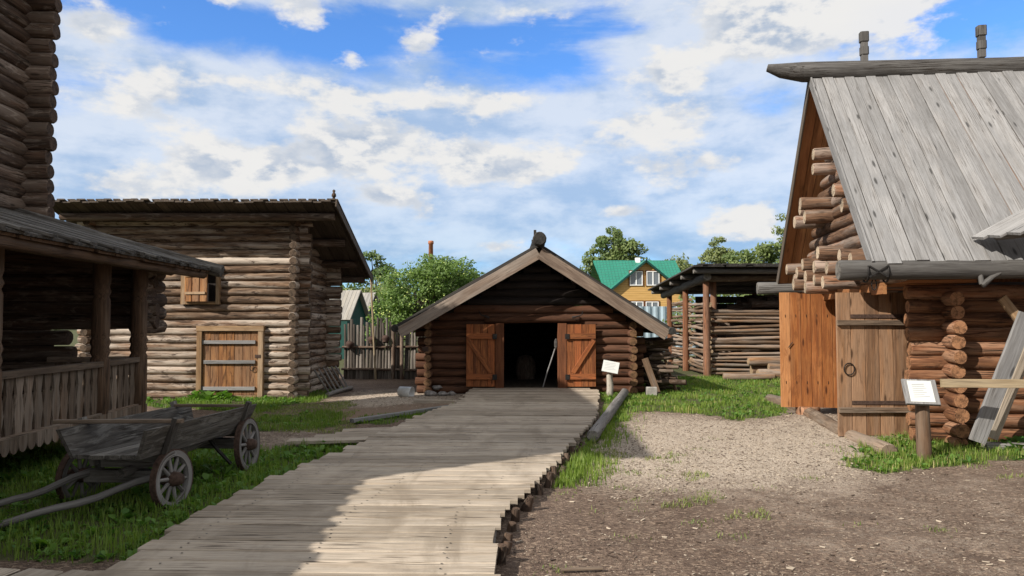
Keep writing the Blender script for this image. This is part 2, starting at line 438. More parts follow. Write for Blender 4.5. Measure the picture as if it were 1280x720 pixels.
def ins(x, y, polys, soft=.3, seed=0.0):
    a = noise.noise(V((x * 1.6, y * 1.3, seed))) * soft + noise.noise(V((x * 5, y * 4, seed + 5))) * soft * .5
    b = noise.noise(V((x * 1.6, y * 1.3, seed + 9))) * soft + noise.noise(V((x * 5, y * 4, seed + 15))) * soft * .5
    return any(inside(x + a, y + b, p) for p in polys)
def gz(x, y):
    h = .025 * noise.noise(V((x * .6, y * .6, 1.0))) + .010 * noise.noise(V((x * 2.4, y * 2.4, 3.0)))
    k = max(0.0, min(1.0, (x - 4.8) / .8)) * max(0.0, min(1, (11.5 - y) / 1.5)) * max(0, min(1, (y - 7.5)))
    return h + .05 * k
def axis(lo, hi, step, far):
    a = []; x = lo
    while x <= hi + 1e-6: a.append(x); x += step
    k = step; x = lo; left = []
    while x > -far: k *= 1.35; x -= k; left.append(x)
    k = step; x = a[-1]; right = []
    while x < far: k *= 1.35; x += k; right.append(x)
    return list(reversed(left)) + a + right
JIT = [(0, 0)] + [(math.cos(a * PI / 4) * r, math.sin(a * PI / 4) * r * 1.5) for a in range(8) for r in (.45, 1.0)]
def make_ground():
    xs = axis(-8.5, 10, .11, 900); ys = axis(3.2, 22, .11, 900)
    W = len(xs); vs = []; att = []
    for y in ys:
        for x in xs:
            vs.append((x, y, gz(x, y) if -9 < x < 11 and 2.5 < y < 23 else 0))
            if -9 < x < 11 and 2.5 < y < 23:
                gn = 1.0 if ins(x, y, GREENW, .35, 1) else (.5 if ins(x, y, SPARSEW, .3, 2) else 0)
                gv = sum(1 for q in JIT if any(inside(x + q[0] * .7, y + q[1] * 1.0, p) for p in GRAVW)) / len(JIT)
                dk = 1.0 if ins(x, y, DARKW, .3, 7) else 0
                if x > .2: gv = max(gv, .27 * max(0, min(1, (x - .2 - .12 * y) / 1.4)))
                att.append((gn, gv, dk))
            else:
                att.append((1.0 if y > 19 or x < -9 else .15, 0, 0))
    fs = []
    for j in range(len(ys) - 1):
        for i in range(W - 1):
            a = j * W + i; fs.append((a, a + 1, a + W + 1, a + W))
    me = bpy.data.meshes.new('ground'); me.from_pydata(vs, [], fs)
    me.polygons.foreach_set('use_smooth', [True] * len(fs))
    a = me.attributes.new('zone', 'FLOAT_VECTOR', 'POINT'); a.data.foreach_set('vector', [c for t in att for c in t])
    m, g, b, _ = new_mat('soil')
    p = g.n('ShaderNodeTexCoord').outputs['Object']
    z = g.sep(g.attr('zone', 'Vector'))
    n1 = g.noise(p, 1.1, 6, .65); n2 = g.noise(p, 24, 5, .7); n3 = g.noise(p, 90, 3, .6)
    soil = g.mix(g.ss(n1, .3, .7), (.125, .082, .058), (.20, .14, .103))
    soil = g.mix(g.ss(n2, .35, .7), soil, (.08, .053, .038))
    soil = g.mix(g.ss(g.noise(p, 46, 4, .7), .56, .68), soil, (.31, .225, .16))
    fib = g.n('ShaderNodeSeparateColor'); g.lk(g.vor(g.scale(p, (1.0, 1.8, 1)), 34, 'F1', 'Color'), fib.inputs[0])
    soil = g.mix(g.m('MULTIPLY', g.ss(fib.outputs[0], .72, .98), .8), soil, (.33, .24, .17))
    soil = g.mix(g.m('MULTIPLY', g.ss(fib.outputs[1], .7, .95), .7), soil, (.075, .048, .034))
    chip = g.vor(p, 85, 'F1', 'Color')
    cs = g.n('ShaderNodeSeparateColor'); g.lk(chip, cs.inputs[0])
    soil = g.mix(g.ss(g.noise(g.scale(p, (.5, 1.4, 1)), 1.7, 5, .6, 1.2), .55, .7, 0, .45), soil, (.085, .06, .046))
    grav = g.mix(cs.outputs[0], (.47, .375, .285), (.72, .61, .49))
    grav = g.mix(g.ss(n2, .55, .75, 0, .6), grav, (.26, .19, .14))
    grav = g.mix(g.ss(g.vor(p, 85), .35, .6, 0, .7), grav, (.2, .155, .115))
    turf = g.mix(n2, (.05, .06, .018), (.10, .095, .04))
    jit = g.m('ADD', g.m('MULTIPLY', g.m('SUBTRACT', n2, .5), 1.3), g.m('MULTIPLY', g.m('SUBTRACT', g.noise(p, 2.2, 5, .65), .5), .9))
    col = g.mix(g.ss(g.m('ADD', z[1], jit), .12, 1.05), soil, grav)
    col = g.mix(g.m('MULTIPLY', g.ss(g.m('ADD', z[2], jit), .3, .7), .9), col, (.21, .145, .10))
    col = g.mix(g.ss(g.m('ADD', z[0], g.m('MULTIPLY', jit, .7)), .4, .95), col, turf)
    g.lk(col, b.inputs['Base Color']); b.inputs['Roughness'].default_value = .95
    bp = g.n('ShaderNodeBump'); bp.inputs['Strength'].default_value = .8; bp.inputs['Distance'].default_value = .03
    g.lk(g.m('ADD', n2, g.m('MULTIPLY', g.m('ADD', n3, g.vor(p, 85)), .35)), bp.inputs['Height']); g.lk(bp.outputs[0], b.inputs['Normal'])
    me.materials.append(m)
    o = bpy.data.objects.new('ground', me); COL.objects.link(o); struct(o)
make_ground()

# ------------------------------------------------------------------ boardwalk
BZ = .13
LE = [(-60, 800), (120, 718), (230, 650), (330, 600), (440, 557), (520, 520), (572, 502), (590, 486)]
RE = [(655, 800), (622, 720), (614, 670), (628, 640), (655, 612), (682, 588), (720, 547), (745, 520), (748, 487)]
LW = [(gnd(x, y, BZ).y, gnd(x, y, BZ).x) for x, y in LE]; RW = [(gnd(x, y, BZ).y, gnd(x, y, BZ).x) for x, y in RE]
def lerp_tab(t, y):
    if y <= t[0][0]: return t[0][1]
    for (a, b), (c, d) in zip(t, t[1:]):
        if y <= c: return b + (d - b) * (y - a) / (c - a)
    return t[-1][1]
BARN_Y = 17.4
def boardwalk():
    mb = MB(); y = 1.0; k = 0; rows = []
    while y < BARN_Y - .35:
        w = R.uniform(.19, .25)
        yc = y + w / 2
        xl = lerp_tab(LW, yc) + R.uniform(-.05, .05); xr = lerp_tab(RW, yc) + R.uniform(-.03, .04)
        tl = R.uniform(-.012, .012) - .012
        dz = R.uniform(-.004, .004)
        mb.board((xl, yc - tl * 2, BZ - .025 + dz), (xr, yc + tl * 2, BZ - .025 + dz + R.uniform(-.004, .004)), w - R.uniform(.012, .026), .05, step=.7, jit=.004, ch=.009)
        rows.append((yc, xl, xr)); y += w; k += 1
    # side arm at the lower left, its boards laid the other way
    x = -6.2
    while x < -2.75:
        w = R.uniform(.26, .34)
        mb.board((x, 2.2, BZ - .03), (x + .55, 4.78 + R.uniform(-.03, .03), BZ - .03), w - .02, .05, ch=.006)
        x += w
    deck = struct(mb.build('boardwalk', M['deck']))
    nl = MB()
    for (yc, xl, xr) in rows:
        for f in (.12, .5, .86):
            for o in (-.05, .05):
                c = V((xl + (xr - xl) * f + R.uniform(-.02, .02), yc + o, BZ + .0035)); q = .007
                nl.quad([c + V((-q, -q, 0)), c + V((q, -q, 0)), c + V((q, q, 0)), c + V((-q, q, 0))])
    nn_ = nl.build('nails', M['iron'], deck); nn_['kind'] = 'stuff'
    j = MB()
    for dx in (.35, 1.4, 2.4):
        pts = []
        for i in range(28):
            yy = 1.2 + i * .57
            pts.append((lerp_tab(LW, yy) + dx, yy, .035))
        for a, b in zip(pts, pts[1:]): j.log(a, b, .05, sides=8)
    j.build('joist', M['gray_log'], deck)
    yy = 5.3
    while yy < 10.4:
        xr = lerp_tab(RW, yy) - R.uniform(0, .05)
        e = MB(); h = R.uniform(-.06, .03)
        e.log((xr + R.uniform(.06, .11), yy, -.1), (xr + R.uniform(.05, .15), yy + R.uniform(-.05, .05), BZ - .02 + h), R.uniform(.04, .062), .035, sides=9, rn=R.uniform(0, .4))
        e.build('edge_stake', M['dark_log'], deck)
        yy += R.uniform(.14, .42)
    mb = MB()
    base = gnd(405, 553, .07)
    for i in range(4):
        a = V((-2.95 + .0 * i, 10.05 + .31 * i, .075 + R.uniform(-.01, .01))); b = V((-1.55 + .28 * i, 10.2 + .36 * i, .085))
        a.x += .18 * i + R.uniform(-.08, .08)
        mb.board(a, b, .28, .045, jit=.004)
    struct(mb.build('side_boardwalk', M['deck']))
    mb = MB(); mb.board(gnd(440, 526, .05), gnd(598, 503, .07), .10, .06)
    tag(mb.build('edge_board', M['gray_board'], None, gnd(520, 515)), 'narrow grey board lying along the left edge of the plank walk near the barn', 'board')
boardwalk()

# ------------------------------------------------------------------ log wall builder
def log_wall(mb, A, B, z0, n, pitch, ovA=.25, ovB=.25, openings=(), r=None, trim=None, jit=.04, sides=12, bow=.014):
    r = r or (.512 if trim or openings else .497)
    A = V((A[0], A[1], 0)); B = V((B[0], B[1], 0)); L = (B - A).length; d = (B - A) / L
    for i in range(n):
        z = z0 + pitch * (i + .5)
        a, b = -ovA + R.uniform(-jit, jit), L + ovB + R.uniform(-jit, jit)
        if trim:
            t = trim(z)
            if t is None: continue
            a, b = t
        segs = [(a, b)]
        for (s0, s1, za, zb) in openings:
            if za < z < zb:
                ns = []
                for (p, q) in segs:
                    if q <= s0 or p >= s1: ns.append((p, q)); continue
                    if p < s0: ns.append((p, s0))
                    if q > s1: ns.append((s1, q))
                segs = ns
        rn = R.random()
        ra = pitch * r * R.uniform(.96, 1.06); rb = pitch * r * R.uniform(.96, 1.06)
        for p, q in segs:
            if q - p > .7 and i < n - 1: mb.board(A + d * (p + .3) + V((0, 0, z + pitch / 2)), A + d * (q - .3) + V((0, 0, z + pitch / 2)), .05, pitch * .45, rn=0.0)
        for p, q in segs:
            if q - p > .04: mb.log(A + d * p + V((0, 0, z)), A + d * q + V((0, 0, z)), ra, rb, sides=sides, rn=rn, bow=bow)
def door_boards(mb, x0, x1, z0, z1, y, n, t=.04, rn=None):
    w = (x1 - x0) / n
    for i in range(n):
        mb.board((x0 + w * (i + .5), y + R.uniform(-.004, .004), z0), (x0 + w * (i + .5), y + R.uniform(-.004, .004), z1 + R.uniform(-.01, 0)), w - .006, t, up=V((0, 1, 0)), rn=rn)

# ------------------------------------------------------------------ left barn (shed roof, sunny log wall)
def left_barn():
    Y0, Y1 = 16.3, 18.7; XL, XR = -9.2, -4.72
    t = thing('log_barn', 'weathered grey-brown log barn with a low plank door and a small wooden shutter', 'barn', ((XL + XR) / 2, Y0, 0))
    D0, D1, DT = -6.72, -5.5, 1.46
    p = .1705
    mb = MB()
    log_wall(mb, (XL, Y0), (XR, Y0), .0, 23, p, .3, .3, [(D0 - .1 - XL, D1 + .1 - XL, -.1, DT + .1), (-7.15 - XL, -6.38 - XL, 2.1, 2.85)])
    mb.build('wall', M['old_log'], t)
    mb = MB(); log_wall(mb, (XR, Y0), (XR, Y1), p / 2 - .1, 23, p, .32, .3, trim=lambda z: (-.32 + R.uniform(-.03, .03), 2.4 + .3) if z < 3.0 else (-.32, max(.3, (4.0 - z) / .36))); mb.build('wall', M['old_log'], t)
    mb = MB(); log_wall(mb, (XL, Y0), (XL, Y1), p / 2 - .1, 23, p, .3, .3, trim=lambda z: (-.3, 2.4 + .3) if z < 3.0 else (-.3, max(.3, (4.0 - z) / .36))); mb.build('wall', M['old_log'], t)
    mb = MB(); log_wall(mb, (XL, Y1), (XR, Y1), .0, 18, p, .3, .42); mb.build('wall', M['old_log'], t)
    # roof: boards fall to the back
    A = V((0, 15.35, 4.16)); Bk = V((0, 19.35, 2.80))
    mb = MB(); x = -9.75; xe = -3.66
    nrm = V((0, -(Bk.z - A.z), (Bk.y - A.y))).normalized()
    while x < xe:
        w = R.uniform(.17, .23)
        w = min(w, xe - x) if xe - x < .3 else w
        e = R.uniform(-.05, .05)
        mb.board((x + w / 2, A.y + e, A.z - e * .34 + R.uniform(-.006, .006)), (x + w / 2, Bk.y, Bk.z + R.uniform(-.01, .01)), w - .008, .04, up=nrm)
        mb.board((x + w, A.y + e + .02, A.z + .045), (x + w, Bk.y, Bk.z + .045), w * .8, .03, up=nrm)
        x += w
    mb.build('roof', M['roof_dark'], t)
    for yy in (15.75, 17.0, 18.2, 19.15):
        z = 4.16 - (yy - 15.35) * .34 - .13
        m2 = MB(); m2.log((-9.6, yy, z), (-3.78 + R.uniform(-.04, .04), yy, z), .085); m2.build('purlin', M['dark_log'], t)
    m2 = MB(); m2.board((xe + .02, A.y - .05, A.z - .05), (xe + .02, Bk.y, Bk.z - .05), .03, .14, up=nrm); m2.build('barge_board', M['roof_dark'], t)
    fin = MB(); fin.lathe((xe - .05, 15.4, 4.2), [(0, .03), (.06, .03), (.07, .05), (.12, .045), (.15, .02), (.19, .035), (.22, .002)], sides=10); fin.build('finial', M['dark_log'], t)
    # door
    fr = MB()
    fr.box((D0 - .11, Y0 - .16, .0), (D0, Y0 + .06, DT)); fr.box((D1, Y0 - .16, 0), (D1 + .11, Y0 + .06, DT)); fr.box((D0 - .12, Y0 - .17, DT), (D1 + .12, Y0 + .06, DT + .11))
    fr.box((D0 - .1, Y0 - .14, -.04), (D1 + .1, Y0 + .08, .07))
    fr.build('door_frame', M['frame_old'], t)
    d = MB(); door_boards(d, D0 + .01, D1 - .01, .08, DT - .01, Y0 - .09, 7); door = d.build('door', M['door_old'], t)
    for z in (.22, .79, 1.22):
        b = MB(); b.board((D0 + .05, Y0 - .135, z), (D1 - .06, Y0 - .135, z), .05, .075); b.build('batten', M['gray_board'], door)
    h = MB(); hp = [V((D1 - .12 + .05 * math.cos(a), Y0 - .15, .66 + .06 * math.sin(a))) for a in [i * 2 * PI / 14 for i in range(14)]]
    h.sweep(hp, [(.008, 0), (0, .008), (-.008, 0), (0, -.008)], up=V((0, 1, 0)), closed=True); h.build('ring_handle', M['iron'], door)
    lk = MB(); lk.box((D1 - .06, Y0 - .17, .88), (D1 + .06, Y0 - .12, .95)); lk.build('latch', M['rust'], door)
    for z in (.22, 1.22):
        hg = MB(); hg.box((D0 - .01, Y0 - .15, z - .05), (D0 + .05, Y0 - .11, z + .05)); hg.build('hinge', M['iron'], door)
    # shutter window
    w = MB()
    w.box((-7.2, Y0 - .15, 2.04), (-7.1, Y0 + .06, 2.9)); w.box((-6.44, Y0 - .15, 2.04), (-6.36, Y0 + .06, 2.9)); w.box((-7.099, Y0 - .15, 2.82), (-6.441, Y0 + .06, 2.9)); w.box((-7.099, Y0 - .15, 2.04), (-6.441, Y0 + .06, 2.1))
    wf = w.build('window', M['frame_old'], t)
    sh = MB(); a0 = math.radians(-16)
    for i in range(3):
        s = .095 + .195 * i
        q = V((-7.1 + s * math.cos(a0), Y0 - .17 + s * math.sin(a0), 0))
        sh.board(q + V((0, 0, 2.1)), q + V((0, 0, 2.82)), .175, .035, up=V((-math.sin(a0), math.cos(a0), 0)))
    s_ = sh.build('shutter', M['door_old'], wf)
    for z in (2.28, 2.66):
        sb = MB(); q0 = V((-7.1 + .03, Y0 - .205, z)); q1 = V((-7.1 + .54 * math.cos(a0), Y0 - .205 + .54 * math.sin(a0), z)); sb.board(q0, q1, .03, .055); sb.build('batten', M['frame_old'], wf)
    dk = MB(); dk.box((-7.1, Y0 + .12, 2.0), (-6.4, Y0 + .14, 2.9)); dk.build('shade_panel', M['tar_log'], wf)  # near-black panel stands in for the shade inside the window
left_barn()

# ------------------------------------------------------------------ centre barn
def centre_barn():
    Y0, Y1 = BARN_Y, 24.6; XL, XR = -1.93, 2.78; p = .186
    t = thing('gabled_barn', 'low dark brown log barn with open red plank doors under its gable', 'barn', (.5, Y0, 0))
    EY = 16.6
    Lt = at(497, 408, EY); Ap = at(674, 309, EY); Rt = at(836, 412, EY)
    Lt.z = 1.52; Rt.z = 1.47
    DL, DR, DTp = at(630, 440, Y0).x, at(697, 440, Y0).x, at(660, 404, Y0).z
    JW = .2
    slopeL = (Ap.z - Lt.z) / (Ap.x - Lt.x); slopeR = (Ap.z - Rt.z) / (Rt.x - Ap.x)
    def tl(z):
        if z < 1.75: return (-.3 + R.uniform(-.04, .04), XR - XL + .3 + R.uniform(-.04, .04))
        a = Lt.x + (z + .25 - Lt.z) / slopeL - XL; b = Rt.x - (z + .25 - Rt.z) / slopeR - XL
        return (max(a, -.1), min(b, XR - XL + .1)) if b - a > .3 else None
    mb = MB(); log_wall(mb, (XL, Y0), (DL - JW, Y0), .0, 8, p, .3, .02); mb.build('wall', M['brown_log'], t)
    mb = MB(); log_wall(mb, (DR + JW, Y0), (XR, Y0), .0, 8, p, .02, .3); mb.build('wall', M['brown_log'], t)
    mb = MB(); log_wall(mb, (XL, Y0), (XR, Y0), 8 * p, 3, p, openings=[(DL - JW - XL, DR + JW - XL, -1, DTp + .02)], trim=tl); mb.build('gable', M['brown_log'], t)
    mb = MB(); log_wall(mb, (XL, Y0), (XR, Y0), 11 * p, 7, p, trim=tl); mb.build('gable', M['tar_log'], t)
    for x, rn in ((XL, 0), (XR, 1)):
        mb = MB(); log_wall(mb, (x, Y0), (x, Y1), p / 2 - .1, 9, p, .33, .2); mb.build('wall', M['brown_log'], t)
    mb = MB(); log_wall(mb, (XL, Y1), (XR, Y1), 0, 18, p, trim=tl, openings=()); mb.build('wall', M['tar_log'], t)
    # roof
    for (E, sl, sg) in ((Lt, slopeL, -1), (Rt, slopeR, 1)):
        d = V((Ap.x - E.x, 0, Ap.z - E.z)); L = d.length; d.normalize()
        nrm = V((-d.z, 0, d.x)) if sg < 0 else V((d.z, 0, -d.x))
        if nrm.z < 0: nrm = -nrm
        mb = MB(); y = EY
        while y < Y1 + .6:
            w = R.uniform(.2, .26)
            e = V(E); e.y = y + w / 2
            mb.board(e - d * R.uniform(.0, .05) + nrm * .03, V((Ap.x, y + w / 2, Ap.z)) + nrm * .03, w - .005, .045, up=nrm)
            mb.board(e - d * R.uniform(.0, .06) + nrm * .075 + V((0, .1, 0)), V((Ap.x, y + w / 2 + .1, Ap.z)) + nrm * .075, w - .03, .04, up=nrm)
            y += w
        mb.build('roof', M['roof_black'], t)
        bb = MB(); a = V((E.x, EY - .03, E.z)) - nrm * .11; b = V((Ap.x - sg * -.0, EY - .03, Ap.z)) - nrm * .11
        bb.board(a - d * .02, b - d * .08, .05, .25, up=nrm, jit=.004, step=.5)
        bb.build('barge_board', M['barge'], t)
        gl = MB(); g0 = V((E.x, EY - .1, E.z)) - d * .06 + nrm * .02
        gl.log(g0, g0 + V((0, 8.2, 0)), .085); gl.build('gutter_log', M['roof_black'], t)
        for k in (.35, .68):
            q = E.lerp(Ap, k) - nrm * .13
            pl = MB(); pl.log((q.x, EY + .12, q.z - .02), (q.x, Y1, q.z - .02), .08); pl.build('purlin', M['tar_log'], t)
    rl = MB(); rl.log((Ap.x, EY - .22, Ap.z + .17), (Ap.x, Y1 + .6, Ap.z + .17), .155, sides=16); rdg = rl.build('ridge_log', M['roof_black'], t)
    for yy, h in ((19.6, .50), (21.8, .48), (24.2, .46)):
        k = MB(); k.board((Ap.x - .0, yy, Ap.z + .25), (Ap.x, yy, Ap.z + .25 + h), .07, .07, up=V((0, 1, 0))); k.build('ridge_peg', M['roof_black'], rdg)
    # jambs, lintel, threshold
    for xa, xb in ((DL - JW, DL), (DR, DR + JW)):
        fr = MB(); fr.box((xa, Y0 - .19, .1), (xb, Y0 + .12, DTp)); fr.build('door_jamb', M['frame_red'], t)
    l = MB(); l.log((DL - .45, Y0 - .1, DTp + .09), (DR + .5, Y0 - .1, DTp + .085), .085); l.build('lintel', M['brown_log'], t)
    l = MB(); l.board((DL - .72, Y0 - .24, .085), (DR + .72, Y0 - .24, .085), .30, .10); l.build('threshold', M['deck'], t)
    # two leaves folded back on the wall
    for side in (-1, 1):
        x1 = DL - JW - .01 if side < 0 else DR + JW + .01
        x0 = x1 + side * .66; lo, hi = min(x0, x1), max(x0, x1)
        d = MB(); door_boards(d, lo, hi, .17, DTp - .02, Y0 - .20, 4, .035)
        door = d.build('door', M['door_red'], t)
        for z, hh in ((.40, .13), (1.33, .13)):
            b = MB(); b.board((lo + .01, Y0 - .243, z), (hi - .06 if side < 0 else hi - .01, Y0 - .243, z), .045, hh); b.build('batten', M['door_red'], door)
        b = MB()
        if side < 0: b.board((lo + .05, Y0 - .245, 1.24), (hi - .08, Y0 - .245, .49), .042, .10, up=V((0, 0, 1)))
        else: b.board((hi - .05, Y0 - .245, 1.24), (lo + .13, Y0 - .245, .49), .042, .10, up=V((0, 0, 1)))
        b.build('brace', M['door_red'], door)
        for z in (.4, 1.33):
            h = MB(); h.box((x1 - .05, Y0 - .28, z - .07), (x1 + .05, Y0 - .24, z + .05)); h.build('hinge', M['iron'], door)
        hk = MB(); q = V((x1 - side * -.12, Y0 - .26, DTp + .13)); hk.log(q, q + V((side * .2, -.06, .06)), .03, .012, sides=7); hk.log(q + V((side * .2, -.06, .06)), q + V((side * .24, -.08, .16)), .014, .008, sides=6)
        hk.build('hook', M['tar_log'], t)
    # number plate
    n = MB(); n.box((XL - .12, Y0 - .36, .98), (XL + .02, Y0 - .345, 1.09)); n.build('plate', M['clay'], t)
    fl = MB(); fl.box((XL, Y0, .02), (XR, Y1, .08)); fl.build('floor_boards', M['roof_dark'], t)
    # things in the doorway
    b = MB(); bc = V((at(657, 470, 20.6).x, 20.6, .08)); b.lathe(bc, [(0, .25), (.2, .29), (.45, .27), (.62, .18), (.66, .02)], sides=14)
    tag(b.build('barrel', M['dark_log'], None, bc), 'grey wooden tub standing in the dark doorway of the gabled barn', 'barrel')
    sh = thing('shovel', 'long-handled grey shovel leaning against the right jamb inside the barn doorway', 'shovel', (at(680, 480, 17.5).x, 17.5, .13))
    a = at(679, 481, 17.32); bq = at(693, 436, 17.35); top = at(697, 424, 17.35)
    a.z = .14
    m2 = MB(); m2.log(a, bq, .016, sides=8, wob=0); m2.build('handle', M['gray_board'], sh)
    m2 = MB(); m2.blob((bq + top) / 2 + V((0, 0, 0)), (.045, .02, .13), 3, .1); m2.build('blade', M['gutter'], sh)
centre_barn()

# ------------------------------------------------------------------ right house
A14 = math.radians(8.5)
def right_house():
    U = V((math.cos(A14), -math.sin(A14), 0)); W = V((math.sin(A14), math.cos(A14), 0))
    N = V((4.60, 9.5, 0))
    def P(u, v, z): return N + U * u + W * v + V((0, 0, z))
    t = thing('log_house', 'tall log house with steep pale grey board roof and log ends jutting out', 'house', P(1.2, .9, 0))
    RV = 2.9; RZ = 5.68; EZ = 2.36; k = (RZ - EZ) / RV
    p = .192
    # lower walls
    G0, G1 = 1.6, 4.05   # doorway in the gable wall (v)
    mb = MB(); log_wall(mb, P(1.2, .8, 0), P(1.2, G0, 0), -.03, 11, p, .36, .02, sides=16); mb.build('wall', M['red_log'], t)
    mb = MB(); log_wall(mb, P(1.2, G1, 0), P(1.2, 5.0, 0), -.03, 11, p, .02, .3, sides=12); mb.build('wall', M['red_log'], t)
    mb = MB(); log_wall(mb, P(1.2, .8, 0), P(9, .8, 0), p / 2 - .03, 11, p, .52, .3, sides=16); mb.build('wall', M['red_log'], t)
    mb = MB(); log_wall(mb, P(1.2, 5.0, 0), P(9, 5.0, 0), p / 2 - .03, 11, p, .45, .3); mb.build('wall', M['red_log'], t)
    # upper gable wall stepped out on log brackets
    gu = .5
    def tg(z):
        a = (z + .25 - EZ) / k; b = 2 * RV - a
        return (max(a, .3), min(b, 2 * RV - .3)) if b - a > .25 else None
    mb = MB(); log_wall(mb, P(gu, 0, 0), P(gu, 5.8, 0), 2.2, 15, .205, trim=tg, bow=.02); mb.build('gable', M['gable_log'], t)
    sf = MB(); sf.prism([P(gu + .05, .6, 2.2), P(1.5, .6, 2.2), P(1.5, 5.2, 2.2), P(gu + .05, 5.2, 2.2)], (0, 0, .04)); sf.build('jetty_floor', M['fresh'], t)
    lt = MB(); lt.board(P(gu - .05, .9, 2.14), P(gu - .05, 5.2, 2.14), .05, .16); lt.build('fascia', M['fresh'], t)
    for (v, zs) in ((1.0, (2.36, 2.55)), (1.45, (2.42, 2.64)), (1.95, (2.28, 2.50)), (2.75, (2.36, 2.58, 2.79)), (3.2, (2.25,)), (3.5, (2.46, 2.68)), (4.0, (2.34, 2.55)), (4.5, (2.45, 2.66)), (1.5, (3.42, 3.63)), (3.35, (3.48, 3.72)), (3.92, (3.46, 3.68)), (3.02, (4.26, 4.5))):
        for i, z in enumerate(zs):
            u0 = R.uniform(-.1, .08); rr = R.uniform(.10, .12)
            m2 = MB(); m2.log(P(u0, v + R.uniform(-.04, .04), z), P(1.4, v, z), rr, sides=16); m2.build('log_bracket', M['gable_log'], t)
    # roof slopes
    for sg in (-1, 1):
        d = (W * 1.0 + V((0, 0, k))).normalized() if sg < 0 else (-W + V((0, 0, k))).normalized()
        nrm = U.cross(d); nrm = nrm if nrm.z > 0 else -nrm
        ev = -.02 if sg < 0 else 2 * RV + .02
        top = MB(); lin = MB(); u = 0.0; i = 0
        while u < 9.3:
            w = R.uniform(.15, .19)
            a = P(u + w / 2, ev, EZ); b = P(u + w / 2, RV, RZ)
            up = .016 if i % 2 else .0
            a = a - d * R.uniform(-.03, .05); top.board(a + nrm * (.09 + up), b + nrm * (.09 + up), w - R.uniform(.002, .007), .03, up=nrm, jit=.002, ch=.008)
            lin.board(a + nrm * .02, b + nrm * .02, w - .008, .05, up=nrm)
            u += w; i += 1
        top.build('roof', M['gray_board'], t)
        lin.build('roof_lining', M['fresh'], t)
        e = MB(); e.board(P(-.012, ev, EZ) + nrm * .05, P(-.012, RV, RZ) + nrm * .05, .028, .16, up=nrm); e.build('verge_board', M['roof_dark'] if sg > 0 else M['gray_board'], t)
        g = MB(); v0 = -.02 if sg < 0 else 2 * RV + .02
        g.log(P(-.42, v0, EZ - .02), P(9.2, v0, EZ - .02), .13, .125, sides=16, bow=.015)
        gl = g.build('gutter_log', M['gutter'], t)
        if sg < 0:
            # carved collar and hooks of the near gutter log
            c = MB(); cx = .02
            for q in (-.1, .14):
                cc = P(cx + q, v0, EZ - .05); c.lathe(cc, [(-.012, .126), (-.012, .136), (.012, .136), (.012, .126)], axis=U, sides=16)
            for s0 in (-1, 1):
                c.board(P(cx - .09, v0 - .128, EZ - .05 + .07 * s0), P(cx + .13, v0 - .128, EZ - .05 - .07 * s0), .015, .022)
            c.build('carved_band', M['iron'], gl)
            lp = MB(); hp = [P(cx, v0, EZ - .21) + U * (.03 * math.cos(a)) + V((0, 0, .07 * math.sin(a))) for a in [i * 2 * PI / 12 for i in range(12)]]
            lp.sweep(hp, [(.007, 0), (0, .007), (-.007, 0), (0, -.007)], up=W, closed=True); lp.build('hanging_ring', M['iron'], gl)
            hk = MB(); q = P(1.25, v0 - .05, EZ - .1)
            hk.log(q + V((0, 0, .1)), q + V((0, -.03, -.13)), .03, .035, sides=9); hk.log(q + V((0, -.03, -.13)), q + U * .22 + V((0, -.04, .04)), .04, .02, sides=9)
            hk.build('gutter_hook', M['gutter'], gl)
    rl = MB()
    for (pt, s) in (((-.62, RZ + .26), .10),):
        pass
    path = [P(-.70, RV, RZ + .30), P(-.48, RV, RZ + .24), P(-.12, RV, RZ + .20), P(1.2, RV, RZ + .15), P(3, RV, RZ + .11), P(9.4, RV, RZ + .05)]
    rl.sweep(path, [(math.cos(2 * PI * j / 14), math.sin(2 * PI * j / 14)) for j in range(14)], scales=[.06, .12, .165, .175, .17, .16], wob=.08)
    rdg = rl.build('ridge_log', M['gutter'], t)
    for u in (.86, 2.67, 4.5):
        f = MB(); b0 = P(u, RV, RZ + .3); f.board(b0, b0 + V((0, 0, .14)), .10, .10, up=W)
        f.board(b0 + V((0, 0, .14)), b0 + V((0, 0, .27)), .13, .13, up=W, ch=.03); f.board(b0 + V((0, 0, .27)), b0 + V((0, 0, .36)), .10, .10, up=W); f.board(b0 + V((0, 0, .36)), b0 + V((0, 0, .52)), .135, .135, up=W, ch=.02)
        f.build('ridge_peg', M['gutter'], rdg)
    # door jambs and leaves
    for v in (G0, G1):
        j = MB(); j.box(P(1.2, v, 0) - V((.1, .1, 0)), P(1.2, v, 0) + V((.1, .1, 2.1))); j.build('door_post', M['red_log'], t)
    GY = 10.85
    xf = at(1045, 400, GY).x; xh = P(1.12, G0, 0).x
    d = MB()
    n = 6; w = (xh - xf) / n
    for i in range(n):
        d.board((xf + w * (i + .5), GY + R.uniform(-.003, .003), .02 + R.uniform(0, .015)), (xf + w * (i + .5), GY + R.uniform(-.003, .003), 2.1), w - .007, .045, up=V((0, 1, 0)))
    dg = d.build('door', M['door_gray'], t); dg['label'] = 'weathered grey-brown door leaf, outer face with two battens'
    for z in (.40, 1.66):
        b = MB(); b.board((xf + .0, GY - .05, z), (xh - .05, GY - .05, z), .05, .075); b.build('batten', M['rail_wood'], dg)
    for z in (.505, 1.755):
        st = MB(); st.board((xf + .2, GY - .03, z), (xh, GY - .03, z), .012, .055); st.build('strap_hinge', M['rust'], dg)
    rg = MB(); c = V((xf + .16, GY - .045, .99)); rg.sweep([c + V((.075 * math.cos(a), 0, .085 * math.sin(a))) for a in [i * 2 * PI / 18 for i in range(18)]], [(.009, 0), (0, .009), (-.009, 0), (0, -.009)], up=V((0, 1, 0)), closed=True)
    rg.build('ring_handle', M['iron'], dg)
